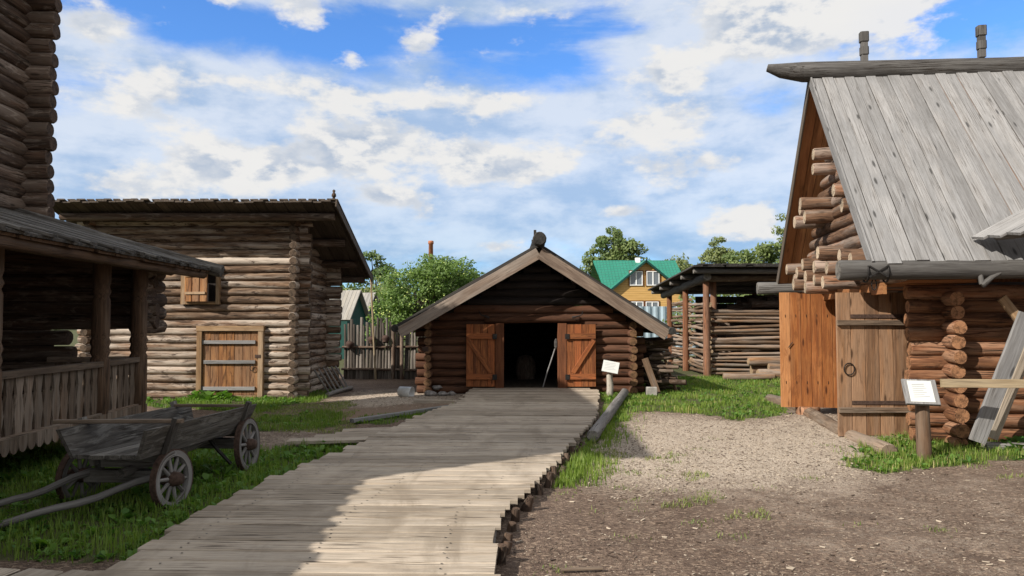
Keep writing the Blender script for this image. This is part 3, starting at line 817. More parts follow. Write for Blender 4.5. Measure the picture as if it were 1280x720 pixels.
    a = at(975, 440, 13.55); b = V((P(1.12, G1, 0).x, P(1.12, G1, 0).y, 0)); a.z = 0
    d = MB(); n = 8; dv = (b - a) / n; nr = V((-dv.y, dv.x, 0)).normalized()
    for i in range(n):
        q = a + dv * (i + .5)
        d.board(q + V((0, 0, .13)), q + V((0, 0, 2.2)), dv.length - .006, .045, up=nr)
    do = d.build('door', M['orange'], t); do['label'] = 'bright orange door leaf, inner face unweathered'
    nl = MB()
    for i in range(n):
        for z in (.55, 1.75):
            q = a + dv * (i + .5); nl.box(q + V((-.004, -.032, z)), q + V((.004, -.024, z + .05)))
    q = a + dv * .7; nl.log(q + V((0, -.05, 1.2)), q + V((.08, -.06, 1.3)), .008, sides=6); nl.build('nail', M['iron'], do)
    # porch roof coming off the big roof at the right
    def on(u, v): return EZ + k * v
    up_ = .34
    pr = MB(); E0 = at(1211, 299, 9.4); outv = V((.30, -1, .0)).normalized(); run = V((.88, -.04, .47)).normalized()
    nr_ = run.cross(outv); nr_ = nr_ if nr_.z > 0 else -nr_
    for i in range(9):
        s0 = E0 + outv * (.24 * (i + .5)) + run * R.uniform(-.03, .03)
        pr.board(s0, s0 + run * 2.3, .235, .035, up=nr_, jit=.004)
    pr.build('porch_roof', M['gray_board'], t)
    pl = MB(); q = E0 + run * 1.0 + outv * 2.0 - nr_ * .1; pl.log(E0 + run * .25 - nr_ * .09 + outv * .1, E0 + run * .25 - nr_ * .09 + outv * 2.2, .07); pl.build('porch_beam', M['gray_log'], t)
    # block of stone / stump under orange leaf
    s0 = at(1012, 508, 13.45); s0.z = 0
    m2 = MB(); m2.log(s0 + V((0, .1, -.05)), s0 + V((0, .1, .14)), .21, sides=14); tag(m2.build('stump', M['red_log'], None, s0), 'low round stump wedged under the orange door leaf', 'stump')
    m2 = MB(); pts = [gnd(962, 500, .02), gnd(1003, 512, .02), gnd(1056, 543, .01), gnd(1112, 566, .02)]
    m2.log(pts[0], pts[1], .13, sides=12); m2.log(pts[1] - (pts[1] - pts[0]) * .02, pts[2], .125, .12, sides=12); m2.log(pts[2], pts[3], .115, .11, sides=12)
    tag(m2.build('edging_log', M['rail_wood'], None, pts[1]), 'pale log lying along the gravel in front of the open house doors', 'log')
    # log lying at foot of front wall
    m2 = MB(); m2.board(P(1.4, .28, .07), P(6, .28, .07), .16, .14); tag(m2.build('sill_beam', M['gray_log'], None, P(3, .28, 0)), 'grey squared beam on the weeds below the log house front wall', 'beam')
    return P
PH = right_house()

# ------------------------------------------------------------------ trestle of leaning boards, right edge
def trestle():
    t = thing('trestle', 'rough trestle of crossed boards with a level rail beside the log house wall', 'trestle', gnd(1240, 556))
    def bd(p0, p1, w, th, mat, nm='leg', up=V((0, 1, 0))):
        m2 = MB(); m2.board(p0, p1, w, th, up=up); m2.build(nm, mat, t)
    a = at(1221, 552, 9.35); b = at(1284, 392, 9.15)
    bd(a, b, .2, .045, M['gray_board'])
    a = at(1240, 548, 9.62); b = at(1300, 400, 9.5)
    bd(a, b, .13, .05, M['deck'])
    a = at(1176, 479, 9.0); b = at(1330, 480, 8.75)
    bd(a, b, .05, .10, M['yellow_wood'], 'rail', V((0, 0, 1)))
    a = at(1252, 372, 9.55); b = at(1330, 470, 9.5); bd(a, b, .12, .04, M['frame_old'], 'brace')
    a = at(1330, 548, 9.3); b = at(1300, 440, 9.2); bd(a, b, .14, .05, M['gray_board'])
trestle()

# ------------------------------------------------------------------ info signs
def info_post():
    b = gnd(1155, 574); b.z = gz(b.x, b.y)
    t = thing('info_sign', 'wooden stump post with a tilted board and white notice in front of the log house', 'sign', b)
    m2 = MB(); m2.log(b + V((0, 0, -.1)), b + V((0, 0, .72)), .085, .08, sides=14); m2.build('post', M['porch_wood'], t)
    c = b + V((-.05, -.05, .82)); rt = V((.98, -.18, .06)).normalized(); upv = V((.16, .60, .75)).normalized(); nr = rt.cross(upv).normalized()
    m2 = MB(); m2.board(c - upv * .18, c + upv * .18, .38, .035, up=-nr); m2.build('board', M['gray_board'], t)
    m2 = MB(); m2.board(c - upv * .155 + nr * .022, c + upv * .155 + nr * .022, .27, .004, up=-nr, ch=.001); pp = m2.build('notice', M['paper'], t)
    m2 = MB()
    for i in range(7):
        z = .1 - i * .03
        m2.board(c + upv * z + nr * .0255 - rt * .09, c + upv * z + nr * .0255 + rt * R.uniform(.03, .09), (.009 if i else .014), .001, up=nr, ch=.0002)
    m2.build('lettering', M['ink'], pp)
info_post()
def birch_sign():
    b = at(762, 489, 16.6); b.z = 0
    t = thing('info_sign', 'white notice on a birch stake beside the gabled barn door', 'sign', b)
    m2 = MB(); m2.log(b + V((0, 0, -.1)), b + V((.0, 0, .52)), .075, .065, sides=12); m2.build('post', M['birch'], t)
    c = b + V((0.02, -.05, .66)); upv = V((.22, .5, .75)).normalized(); rt = V((1, -.1, -.1)).normalized(); nr = rt.cross(upv).normalized()
    m2 = MB(); m2.board(c - upv * .145, c + upv * .145, .36, .02, up=-nr); pp = m2.build('notice', M['paper'], t)
    m2 = MB()
    for i in range(5): m2.board(c + upv * (.09 - .04 * i) + nr * .0125 - rt * .13, c + upv * (.09 - .04 * i) + nr * .0125 + rt * R.uniform(.05, .13), .008, .001, up=nr, ch=.0002)
    m2.build('lettering', M['ink'], pp)
birch_sign()

# ------------------------------------------------------------------ pole shed
def pole_shed():
    Y0 = 22.4; X0 = 5.85; Y1 = 27.6; XE = 12.2
    t = thing('pole_shed', 'open wood shed with walls of stacked horizontal poles under a dark lean-to roof', 'shed', (X0, Y0, 0))
    posts = [(X0, Y0, 3.0), (X0 - .02, 25.0, 2.8), (X0, 27.6, 2.65), (X0 + .35, Y0 + .5, 3.0), (8.6, Y0 + .1, 3.0), (XE, Y0, 3.0), (XE, Y1, 2.7), (9, Y1, 2.7)]
    for x, y, h in posts:
        m2 = MB(); m2.log((x, y, -.1), (x, y, h), .115, .095); m2.build('post', M['post_red'], t)
    for (a, b, n, zt, nm) in (((X0 + .12, Y0 + .12), (XE, Y0 + .12), 17, 1.98, 1), ((X0 + .1, Y0 + .15), (X0 + .1, 25.1), 19, 2.2, 0), ((X0 + .1, 24.9), (X0 + .1, Y1), 19, 2.35, 0), ((X0, Y1), (XE, Y1), 15, 1.7, 0)):
        m2 = MB()
        for i in range(n):
            z = .1 + (zt - .1) * i / (n - 1) + R.uniform(-.025, .025)
            A = V((a[0], a[1], z)); B = V((b[0], b[1], z + R.uniform(-.08, .08)))
            d = (B - A).normalized()
            m2.log(A - d * R.uniform(.05, .25) + V((0, R.uniform(-.04, .04), 0)), B + d * .1, R.uniform(.034, .058), R.uniform(.034, .055), sides=8, bow=.05, step=.3, rough=.25)
        m2.build('pole_wall', M['stick'], t)
    m2 = MB()
    for i in range(10): m2.board((X0 + .9, Y1 - .2 - .01 * (i % 2), .1 + .26 * i), (XE, Y1 - .2, .1 + .26 * i), .03, .25)
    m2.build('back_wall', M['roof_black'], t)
    # roof
    fz, bz = 3.27, 2.86; fy, by = 21.5, 28.8
    mb = MB(); x = 5.25
    sl = (bz - fz) / (by - fy); nrm = V((0, -sl, 1)).normalized()
    while x < 12.8:
        w = R.uniform(.2, .3); mb.board((x + w / 2, fy + R.uniform(-.06, .06), fz), (x + w / 2, by, bz), w - .01, .05, up=nrm)
        mb.board((x + w, fy + R.uniform(-.06, .06), fz + .05), (x + w, by, bz + .05), w - .04, .04, up=nrm); x += w
    mb.build('roof', M['roof_black'], t)
    for yy in (21.8, 23.4, 25.1, 26.8, 28.4):
        z = fz + (yy - fy) * sl - .12
        m2 = MB(); m2.log((5.33, yy, z), (12.7, yy, z), .085); m2.build('purlin', M['gray_log'], t)
    m2 = MB(); m2.log((X0 - .05, 22.0, fz - .28), (X0 - .1, 28.3, bz - .24), .13, .12); m2.build('plate_beam', M['gray_log'], t)
    m2 = MB(); m2.log((X0 + .0, Y0 - .05, 2.95), (XE, Y0 - .05, 3.0), .11); m2.build('plate_beam', M['dark_log'], t)
pole_shed()
# log heap inside the shed and stacks in front
def logs_heap():
    b = V((7.6, 21.4, 0))
    t = None
    k = 0
    lab = ['long grey log on top of the pile in front of the pole shed', 'thick brown log at the bottom of the pile in front of the pole shed', 'short log with a split end in the middle of the pole shed pile', 'rough log lying nearest the grass in front of the pole shed', 'dark log lying deepest in the pole shed pile']
    sp = [((6.75, 21.35, .52), (9.6, 21.5, .5), .12), ((6.95, 21.1, .17), (9.3, 21.2, .16), .16), ((7.3, 21.25, .36), (9.2, 21.2, .34), .11), ((5.95, 21.05, .10), (7.35, 20.9, .12), .10), ((6.9, 21.55, .25), (9.5, 21.6, .28), .15)]
    for (a, b, r), l in zip(sp, lab):
        m2 = MB(); m2.log(a, b, r, r * .9, sides=12); tag(m2.build('log', M['stick'], None, a), l, 'log', 'logs piled at the pole shed')
    m2 = MB()
    for i in range(75):
        y = R.uniform(23.2, 26.5); z = R.uniform(.1, 2.45)
        m2.log((6.5 + R.uniform(0, .8) + max(0, z - 1.9) * 2.4, y, z), (11.5, y + R.uniform(-.3, .3), z + R.uniform(-.1, .1)), R.uniform(.06, .13), sides=8)
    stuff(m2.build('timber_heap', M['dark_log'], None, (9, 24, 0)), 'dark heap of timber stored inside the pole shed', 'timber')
logs_heap()

# ------------------------------------------------------------------ firewood stack right of the centre barn
def firewood():
    m2 = MB()
    for i in range(95):
        y = 17.5 + R.uniform(0, 2.4); z = .06 + R.uniform(0, 1) ** .8 * 1.15
        x = 3.2 + R.uniform(-.04, .3) * (1.5 - z)
        m2.log((x + R.uniform(-.1, .1) - .05, y, z), (x + R.uniform(.3, .6), y + R.uniform(-.35, .1), z + R.uniform(-.08, .08)), R.uniform(.035, .07), sides=7, wob=.25)
    for i in range(12):
        q = V((3.2 + R.uniform(0, .4), 17.3 + R.uniform(0, .4), R.uniform(.1, .9)))
        m2.board(q, q + V((R.uniform(-.4, .6), R.uniform(-.2, .3), R.uniform(-.3, .3))), .1, .025)
    stuff(m2.build('firewood', M['dark_log'], None, (3.3, 18, 0)), 'untidy heap of dark split firewood against the right end of the gabled barn', 'firewood')
    m2 = MB(); a = at(822, 484, 16.95); a.z = .03; m2.board(a, at(806, 448, 17.1), .15, .03, up=V((0, 1, 0)))
    tag(m2.build('plank', M['stick'], None, a), 'short wide plank leaning on the firewood heap', 'plank')
    m2 = MB(); a = at(845, 478, 17.6); a.z = .03; m2.log(a, at(828, 440, 17.7), .035, sides=8)
    tag(m2.build('pole', M['stick'], None, a), 'thin brown pole leaning on the right side of the firewood heap', 'pole')
    m2 = MB(); a = at(815, 483, 16.75); a.z = 0; m2.box(a + V((-.12, -.05, 0)), a + V((.1, .1, .2)), ch=.02)
    tag(m2.build('block', M['concrete'], None, a), 'pale square block on the grass at the foot of the firewood heap', 'block')
    m2 = MB(); m2.log(gnd(741, 545, .09), gnd(781, 490, .10), .085, .09)
    tag(m2.build('fallen_log', M['gray_log'], None, gnd(741, 545)), 'grey-brown log lying in the grass along the right edge of the plank walk', 'log')
firewood()

# ------------------------------------------------------------------ fence with pots between the barns
def fence():
    Y = 21.6; x0, x1 = at(432, 450, Y).x, at(532, 450, Y).x
    t = thing('picket_fence', 'dark fence of rough upright pickets between the two log barns', 'fence', ((x0 + x1) / 2, Y, 0))
    x = x0; i = 0
    while x < x1:
        h = 1.68 + R.uniform(-.16, .1) - (.22 if x > at(490, 450, Y).x else 0)
        m2 = MB(); r = R.uniform(.046, .064)
        m2.log((x, Y + R.uniform(-.01, .01), -.05), (x + R.uniform(-.03, .03), Y + R.uniform(-.03, .03), h), r, r * .7, sides=8, bow=.015, rough=.15)
        m2.build('picket', M['picket'], t)
        x += R.uniform(.08, .102); i += 1
    for z in (.28, .93):
        m2 = MB(); m2.log((x0 - .1, Y - .07, z), (x1, Y - .07, z + R.uniform(-.03, .03)), .035, sides=8); m2.build('rail', M['dark_log'], t)
    for x in (at(492, 450, Y).x, at(503, 450, Y).x):
        m2 = MB(); m2.log((x, Y - .11, -.05), (x, Y - .11, 1.55), .055); m2.build('post', M['dark_log'], t)
    m2 = MB(); a = at(470, 475, 21.2); a.z = .0; b = at(463, 345, 21.3); m2.log(a, b, .032, .024, sides=8)
    tag(m2.build('pole', M['yellow_wood'], None, a), 'tall thin yellowish pole standing upright against the picket fence', 'pole')
    pm = MB(); pm.lathe((0, 0, 0), [(0, .03), (.0, .075), (.05, .115), (.11, .115), (.16, .07), (.19, .085), (.2, .075), (.15, .05)], sides=16, rn=.5)
    pot = pm.build('clay_pot', M['clay'], None, (0, 0, 0))
    labs = ['dark clay pot hanging on the picket fence nearest the left barn', 'clay pot hung on the fence pickets beside the tall yellowish pole', 'clay pot hung on the fence pickets nearest the gabled barn roof']
    for i, (px, py) in enumerate(((438, 431), (465, 425), (482, 424))):
        o = pot if i == 0 else pot.copy()
        if i: COL.objects.link(o)
        q = at(px, py, Y - .16); o.location = q - V((0, 0, .1)); o.rotation_euler = (R.uniform(-.3, .3) + PI, R.uniform(-.3, .3), 0); o.location.z += .2
        tag(o, labs[i], 'pot', 'clay pots on the picket fence')
    # white tub and stones at the barn corner
    b = gnd(508, 496); k = MB(); ax = V((.9, -.35, -.1))
    k.lathe(b + V((-.16, .06, .12)), [(0, .001), (0, .105), (.3, .135), (.31, .14), (.31, .125), (.02, .095), (.02, .001)], axis=ax, sides=20)
    tag(k.build('bucket', M['pewter'], None, b), 'pale metal bucket lying on its side on the gravel by the barn corner', 'bucket')
    for i, (px, py, s, l) in enumerate(((538, 495, .10, 'large dark stone at the left front corner of the gabled barn'), (553, 495, .09, 'rounded stone in the middle of the row under the barn wall'), (564, 494, .075, 'small stone nearest the plank walk under the barn wall'), (546, 492, .08, 'stone resting highest in the heap at the barn corner'))):
        q = gnd(px, py); k = MB(); k.blob(q + V((0, 0, s * .5 + (.1 if i == 3 else 0))), (s * 1.4, s, s * .7), i + 3, .5)
        tag(k.build('stone', M['stone'], None, q), l, 'stone', 'stones at the barn corner')
    k = MB(); k.board(gnd(518, 502, .03), gnd(580, 503, .03), .16, .08); tag(k.build('timber', M['deck'], None, gnd(548, 498)), 'squared pale timber lying below the stones at the barn corner', 'timber')
    # low rack leaning on the side wall of the left barn
    t = thing('rack', 'small weathered rack of slanted sticks leaning on the side of the left barn', 'rack', gnd(415, 492))
    P0 = V((-4.1, 16.6, .05)); P1 = V((-3.9, 18.2, .05))
    m2 = MB(); m2.log(P0, P1, .05); m2.build('rail', M['gray_log'], t)
    for i in range(6):
        q = P0.lerp(P1, .08 + .16 * i); m2 = MB(); m2.log(q, q + V((-.32, -.12, .55)), .022, sides=7); m2.build('stick', M['gray_log'], t)
fence()

# ------------------------------------------------------------------ left porch house
def porch_house():
    D = V((-.06, 1, 0)).normalized()
    S = V((1, .06, 0)).normalized()        # outwards
    O = V((-5.05, 7.3, 0))                  # on the rail line
    def Q(s, o, z): return O + D * s + S * o + V((0, 0, z))
    t = thing('porch_house', 'tall dark log house with a railed porch on carved posts at the left', 'house', Q(0, -2, 0))
    TX = -2.45                              # house wall offset behind rail
    s_end = 3.15
    p = .225
    # house body: tall end with a hipped roof, lower wing towards the viewpoint
    n = 31; sa, sb, bx = -3.6, 4.55, TX - 1.25
    for A, B, zo, o1, o2, sd_ in ((Q(sa, TX, 0), Q(sb, TX, 0), 0, .3, .3, 12), (Q(sb, TX, 0), Q(sb, bx, 0), p / 2, .46, .3, 14), (Q(sa, TX, 0), Q(sa, bx, 0), p / 2, .4, .3, 8), (Q(sa, bx, 0), Q(sb, bx, 0), 0, .3, .3, 8)):
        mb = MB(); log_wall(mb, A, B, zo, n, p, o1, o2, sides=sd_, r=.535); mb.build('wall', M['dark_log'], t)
    ez = 7.25; mid = (TX + bx) / 2
    e0, e1, o0_, o1_ = sa - .45, sb + .35, TX + .5, bx - .25
    def hip(poly, nm='roof'):
        mb = MB(); A, B, C_, D_ = poly; k = int((B - A).length / .24)
        for i in range(k):
            a, b = A.lerp(B, i / k), A.lerp(B, (i + 1) / k); c, d = D_.lerp(C_, (i + 1) / k), D_.lerp(C_, i / k)
            tip = (a + b) / 2 + ((a + b) / 2 - (c + d) / 2).normalized() * .13
            mb.add([a, tip, b, c, d], [(0, 1, 2, 3, 4)], [V((0, 0, 0))] * 5, R.random(), 0.0, False)
        mb.build(nm, M['roof_dark'], t)
    r0, r1 = Q(sa + 1.4, mid, ez + 1.1), Q(sb - 1.4, mid, ez + 1.1)
    hip((Q(e0, o0_, ez), Q(e1, o0_, ez), r1, r0)); hip((Q(e1, o1_, ez), Q(e0, o1_, ez), r0, r1)); hip((Q(e1, o0_, ez), Q(e1, o1_, ez), r1, r1)); hip((Q(e0, o1_, ez), Q(e0, o0_, ez), r0, r0))
    sc0, sc1 = -10.5, sa - .35
    for A, B, zo in ((Q(sc0, TX, 0), Q(sc1, TX, 0), 0), (Q(sc0, TX, 0), Q(sc0, bx, 0), p / 2), (Q(sc0, bx, 0), Q(sc1, bx, 0), 0)):
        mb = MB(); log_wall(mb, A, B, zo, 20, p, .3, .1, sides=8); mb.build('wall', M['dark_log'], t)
    ez2 = 4.1; r0, r1 = Q(sc0 + 1, mid, ez2 + 1.0), Q(sc1, mid, ez2 + 1.0)
    hip((Q(sc0 - .4, o0_ - .1, ez2), Q(sc1, o0_ - .1, ez2), r1, r0)); hip((Q(sc1, o1_, ez2), Q(sc0 - .4, o1_, ez2), r0, r1)); hip((Q(sc0 - .4, o1_, ez2), Q(sc0 - .4, o0_ - .1, ez2), r0, r0))
    # porch floor, skirt, rail
    fz = .52
    m2 = MB()
    for i in range(9): m2.board(Q(-4.5, -.12 - i * .27, fz - .025), Q(s_end + .1, -.12 - i * .27, fz - .025), .262, .05)
    m2.build('porch_floor', M['porch_wood'], t)
    m2 = MB(); m2.board(Q(-4.5, .03, fz - .03), Q(s_end + .12, .03, fz - .03), .05, .10); m2.build('skirt_board', M['rail_wood'], t)
    m2 = MB(); s = -4.4
    while s < s_end + .05:
        w = .145; q = Q(s, .06, 0); pts = []
        for i in range(9):
            a = PI * i / 8; pts.append(q + D * (w / 2 - w / 2 * math.cos(a)) + V((0, 0, fz - .08 - .085 * math.sin(a))))
        m2.prism(pts + [q + D * w + V((0, 0, fz + .0)), q + V((0, 0, fz + .0))], S * .022, grain=(0, 0, 1)); s += w + .006
    m2.build('scallop_trim', M['rail_wood'], t)
    rz = 1.15
    m2 = MB(); m2.board(Q(-4.5, 0, rz), Q(s_end, 0, rz), .13, .07, jit=.004); m2.build('handrail', M['rail_wood'], t)
    m2 = MB(); m2.board(Q(s_end, 0, rz), Q(s_end, -1.2, rz), .1, .07); m2.build('handrail', M['rail_wood'], t)
    bal = MB()
    def baluster(mb_, q, ax, ex):
        n = [(.055, fz), (.058, fz + .08), (.085, fz + .22), (.06, fz + .36), (.045, fz + .42), (.075, fz + .6), (.075, rz - .03)]
        pts = [q - ax * w + V((0, 0, z)) for w, z in n] + [q + ax * w + V((0, 0, z)) for w, z in reversed(n)]
        mb_.prism(pts, ex * .03, grain=(0, 0, 1))
    s = -3.4
    while s < s_end - .1:
        b = MB(); baluster(b, Q(s, -.015, 0), D, S); b.build('baluster', M['rail_wood'], t); s += .172
    for i in range(5):
        b = MB(); baluster(b, Q(s_end - .015, -.2 - i * .21, 0), S, D); b.build('baluster', M['rail_wood'], t)
    # posts
    def post(s, o, z0=.1, z1=2.5, r=.105, nm='post'):
        c = Q(s, o, 0); m3 = MB()
        prof = [(z0, r), (.55, r), (.58, r * 1.12), (1.2, r * 1.1), (1.24, r * .9), (1.30, r * 1.12), (1.36, r * .95), (1.42, r * 1.15), (1.48, r * .95), (1.55, r * 1.02), (1.95, r), (2.0, r * .82), (2.06, r * 1.08), (2.12, r * .85), (2.18, r * 1.02), (z1, r)]
        m3.lathe(c, prof, sides=16)
        m3.build('post', M['porch_wood'], t)
    post(s_end + .02, 0); post(2.12, -.02); post(-.1, 0, r=.10); post(-2.2, 0)
    post(1.55, -1.25, r=.09); post(2.1, -1.6, r=.085)
    # end wall, upper half
    m2 = MB(); log_wall(m2, Q(s_end + .55, TX, 0), Q(s_end + .55, -.12, 0), 1.56, 5, .2, .1, .12, sides=14); m2.build('end_wall', M['dark_log'], t)
    m2 = MB(); log_wall(m2, Q(s_end + .2, -.1, 0), Q(s_end + .95, -.1, 0), 1.5, 5, .2, .05, .05, sides=12); m2.build('end_wall', M['dark_log'], t)
    m2 = MB(); log_wall(m2, Q(s_end + .6, TX, 0), Q(s_end + .6, -1.3, 0), .0, 7, .22, .1, .1, sides=10); m2.build('end_wall', M['dark_log'], t)
    # plate beams, porch roof
    m2 = MB(); m2.log(Q(-4.6, 0, 2.5), Q(s_end + 1.1, 0, 2.5), .11); m2.build('plate_beam', M['porch_wood'], t)
    m2 = MB(); m2.log(Q(s_end + .05, .55, 2.46), Q(s_end + .05, TX, 2.62), .09); m2.build('plate_beam', M['porch_wood'], t)
    e0 = Q(0, .62, 2.43); run = (-S + V((0, 0, .285))).normalized(); nrm = V((0, 0, 1)).cross(D).cross(run)
    nrm = run.cross(D); nrm = nrm if nrm.z > 0 else -nrm
    m2 = MB(); m3 = MB(); s = -4.8; i = 0
    while s < s_end + 1.15:
        w = R.uniform(.16, .22); a = e0 + D * (s + w / 2) - run * R.uniform(-.02, .05)
        m2.board(a + nrm * .05, a + run * 3.25 + nrm * .05, w - .01, .03, up=nrm, jit=.004)
        if i % 2: m2.board(a + nrm * .085 - run * .03 + D * .1, a + run * 3.25 + nrm * .085 + D * .1, w - .03, .03, up=nrm, jit=.004)
        m3.board(a + nrm * .01 + run * .04, a + run * 3.25 + nrm * .01, w - .004, .03, up=nrm)
        s += w; i += 1
    m2.build('porch_roof', M['cart_wood'], t); m3.build('roof_lining', M['porch_wood'], t)
    a = e0 + D * (s_end + 1.2) - run * .12 + nrm * .06
    m2 = MB(); m2.log(a, a + run * 3.3, .10, .10, sides=14); m2.build('verge_log', M['cart_wood'], t)
    m2 = MB(); m2.log(Q(-4.8, .5, 2.40), Q(s_end + 1.1, .5, 2.40), .06); m2.build('eave_pole', M['porch_wood'], t)
porch_house()

# ------------------------------------------------------------------ cart
def cart():
    t = thing('cart', 'old grey wooden farm cart with four spoked wheels and shafts resting on the grass', 'cart', (-3.6, 7.6, 0))
    fw = V((.045, 1, 0)).normalized(); sd = V((1, -.045, 0)).normalized()
    O = V((-3.51, 6.3, 0))
    def C(s, o, z): return O + fw * s + sd * o + V((0, 0, z))
    # bed
    def zf(s): return .52 - .03 * s
    m2 = MB()
    for i in range(4):
        o = -.2 + .133 * i
        m2.board(C(.16 + R.uniform(-.03, .03), o, zf(0)), C(2.45, o, zf(2.4)), .127, .035, jit=.004)
    m2.build('bed', M['cart_wood'], t)
    for sg in (-1, 1):
        m2 = MB()
        a0, a1 = (.2, 2.4)
        pts = [C(a0 - .04, sg * .27, zf(0) - .02), C(a1, sg * .27, zf(2.4) - .02), C(a1 + .08, sg * .38, zf(2.4) + .27), C(a0 - .10, sg * .37, zf(0) + .24)]
        m2.prism(pts, sd * (sg * .035), grain=tuple(fw)); m2.build('side_board', M['cart_wood'], t)
        for s in (.52, 2.18):
            k = MB(); k.board(C(s, sg * .31, .38), C(s, sg * .44, .82 - .02 * s), .07, .05, up=sd); k.build('stake', M['cart_wood'], t)
    m2 = MB(); m2.board(C(.5, -.68, .775), C(.52, .5, .785), .06, .035); m2.build('crossbar', M['rail_wood'], t); m2 = MB(); m2.board(C(2.15, -.4, .735), C(2.15, .4, .735), .05, .03); m2.build('crossbar', M['rail_wood'], t)
    for s, z in ((.62, .27), (2.25, .30)):
        m2 = MB(); m2.board(C(s, -.44, z), C(s, .36, z), .11, .11); m2.build('axle', M['cart_wood'], t)
        m2 = MB(); m2.board(C(s, -.28, z + .15), C(s, .28, z + .15), .12, .13); m2.build('bolster', M['cart_wood'], t)
    m2 = MB(); m2.log(C(.4, 0, .33), C(2.45, .0, .36), .045); m2.build('reach_pole', M['cart_wood'], t)
    # wheels
    def wheel(c, r, ax):
        ax = ax.normalized(); e1 = V((0, 0, 1)); e1 = (e1 - ax * e1.dot(ax)).normalized(); e2 = ax.cross(e1)
        def ring(rad, w, h):
            m3 = MB(); pts = [c + e1 * (rad * math.cos(a)) + e2 * (rad * math.sin(a)) for a in [2 * PI * i / 36 for i in range(36)]]
            m3.sweep(pts, [(w, -h), (w, h), (-w, h), (-w, -h)], up=ax, closed=True, smooth=False); return m3
        rim = ring(r - .035, .028, .028).build('wheel', M['gray_log'], t)
        ring(r - .003, .006, .03).build('tyre', M['rust'], rim)
        hb = MB(); hb.lathe(c - ax * .1, [(-.02, .0), (-.02, .045), (.03, .06), (.1, .072), (.17, .06), (.2, .045), (.2, .0)], axis=ax, sides=16); hb.build('hub', M['rust'], rim)
        n = 10
        for i in range(n):
            a = 2 * PI * (i + .3) / n; d = e1 * math.cos(a) + e2 * math.sin(a)
            s = MB(); s.log(c + d * .05, c + d * (r - .05), .02, .016, sides=8, wob=0, bow=0); s.build('spoke', M['gray_log'], rim)
    tilt = sd + V((0, 0, .05))
    fa = V((.96, -.16, 0))
    wheel(C(.60, .37, .245), .268, V((.97, -.20, .04))); wheel(C(.74, -.58, .245), .268, V((.97, -.20, -.04)))
    wheel(C(2.25, .40, .285), .30, tilt); wheel(C(2.25, -.44, .285), .30, sd + V((0, 0, -.05)))
    # shafts
    p1 = at(0, 668, 5.85); p1.z = .05
    for a, b, mid in ((C(.52, .25, .28), V((-4.35, 5.72, .05)), .03), (C(.58, -.40, .30), V((-4.7, 6.05, .05)), .02)):
        m2 = MB(); n = 10; pts = []; s_ = []
        for i in range(n + 1):
            u = i / n; q = a.lerp(b, u); q.z += mid * math.sin(u * PI) * -1.2 + .012 * math.sin(u * 14); pts.append(q); s_.append(.034 - .008 * u)
        m2.sweep(pts, [(math.cos(2 * PI * j / 9), math.sin(2 * PI * j / 9)) for j in range(9)], scales=s_, wob=.1); m2.build('shaft', M['gray_log'], t)
    m2 = MB(); m2.log(C(1.9, .1, .4), C(1.95, .35, .12), .02, sides=7); m2.build('iron_pin', M['iron'], t)
cart()

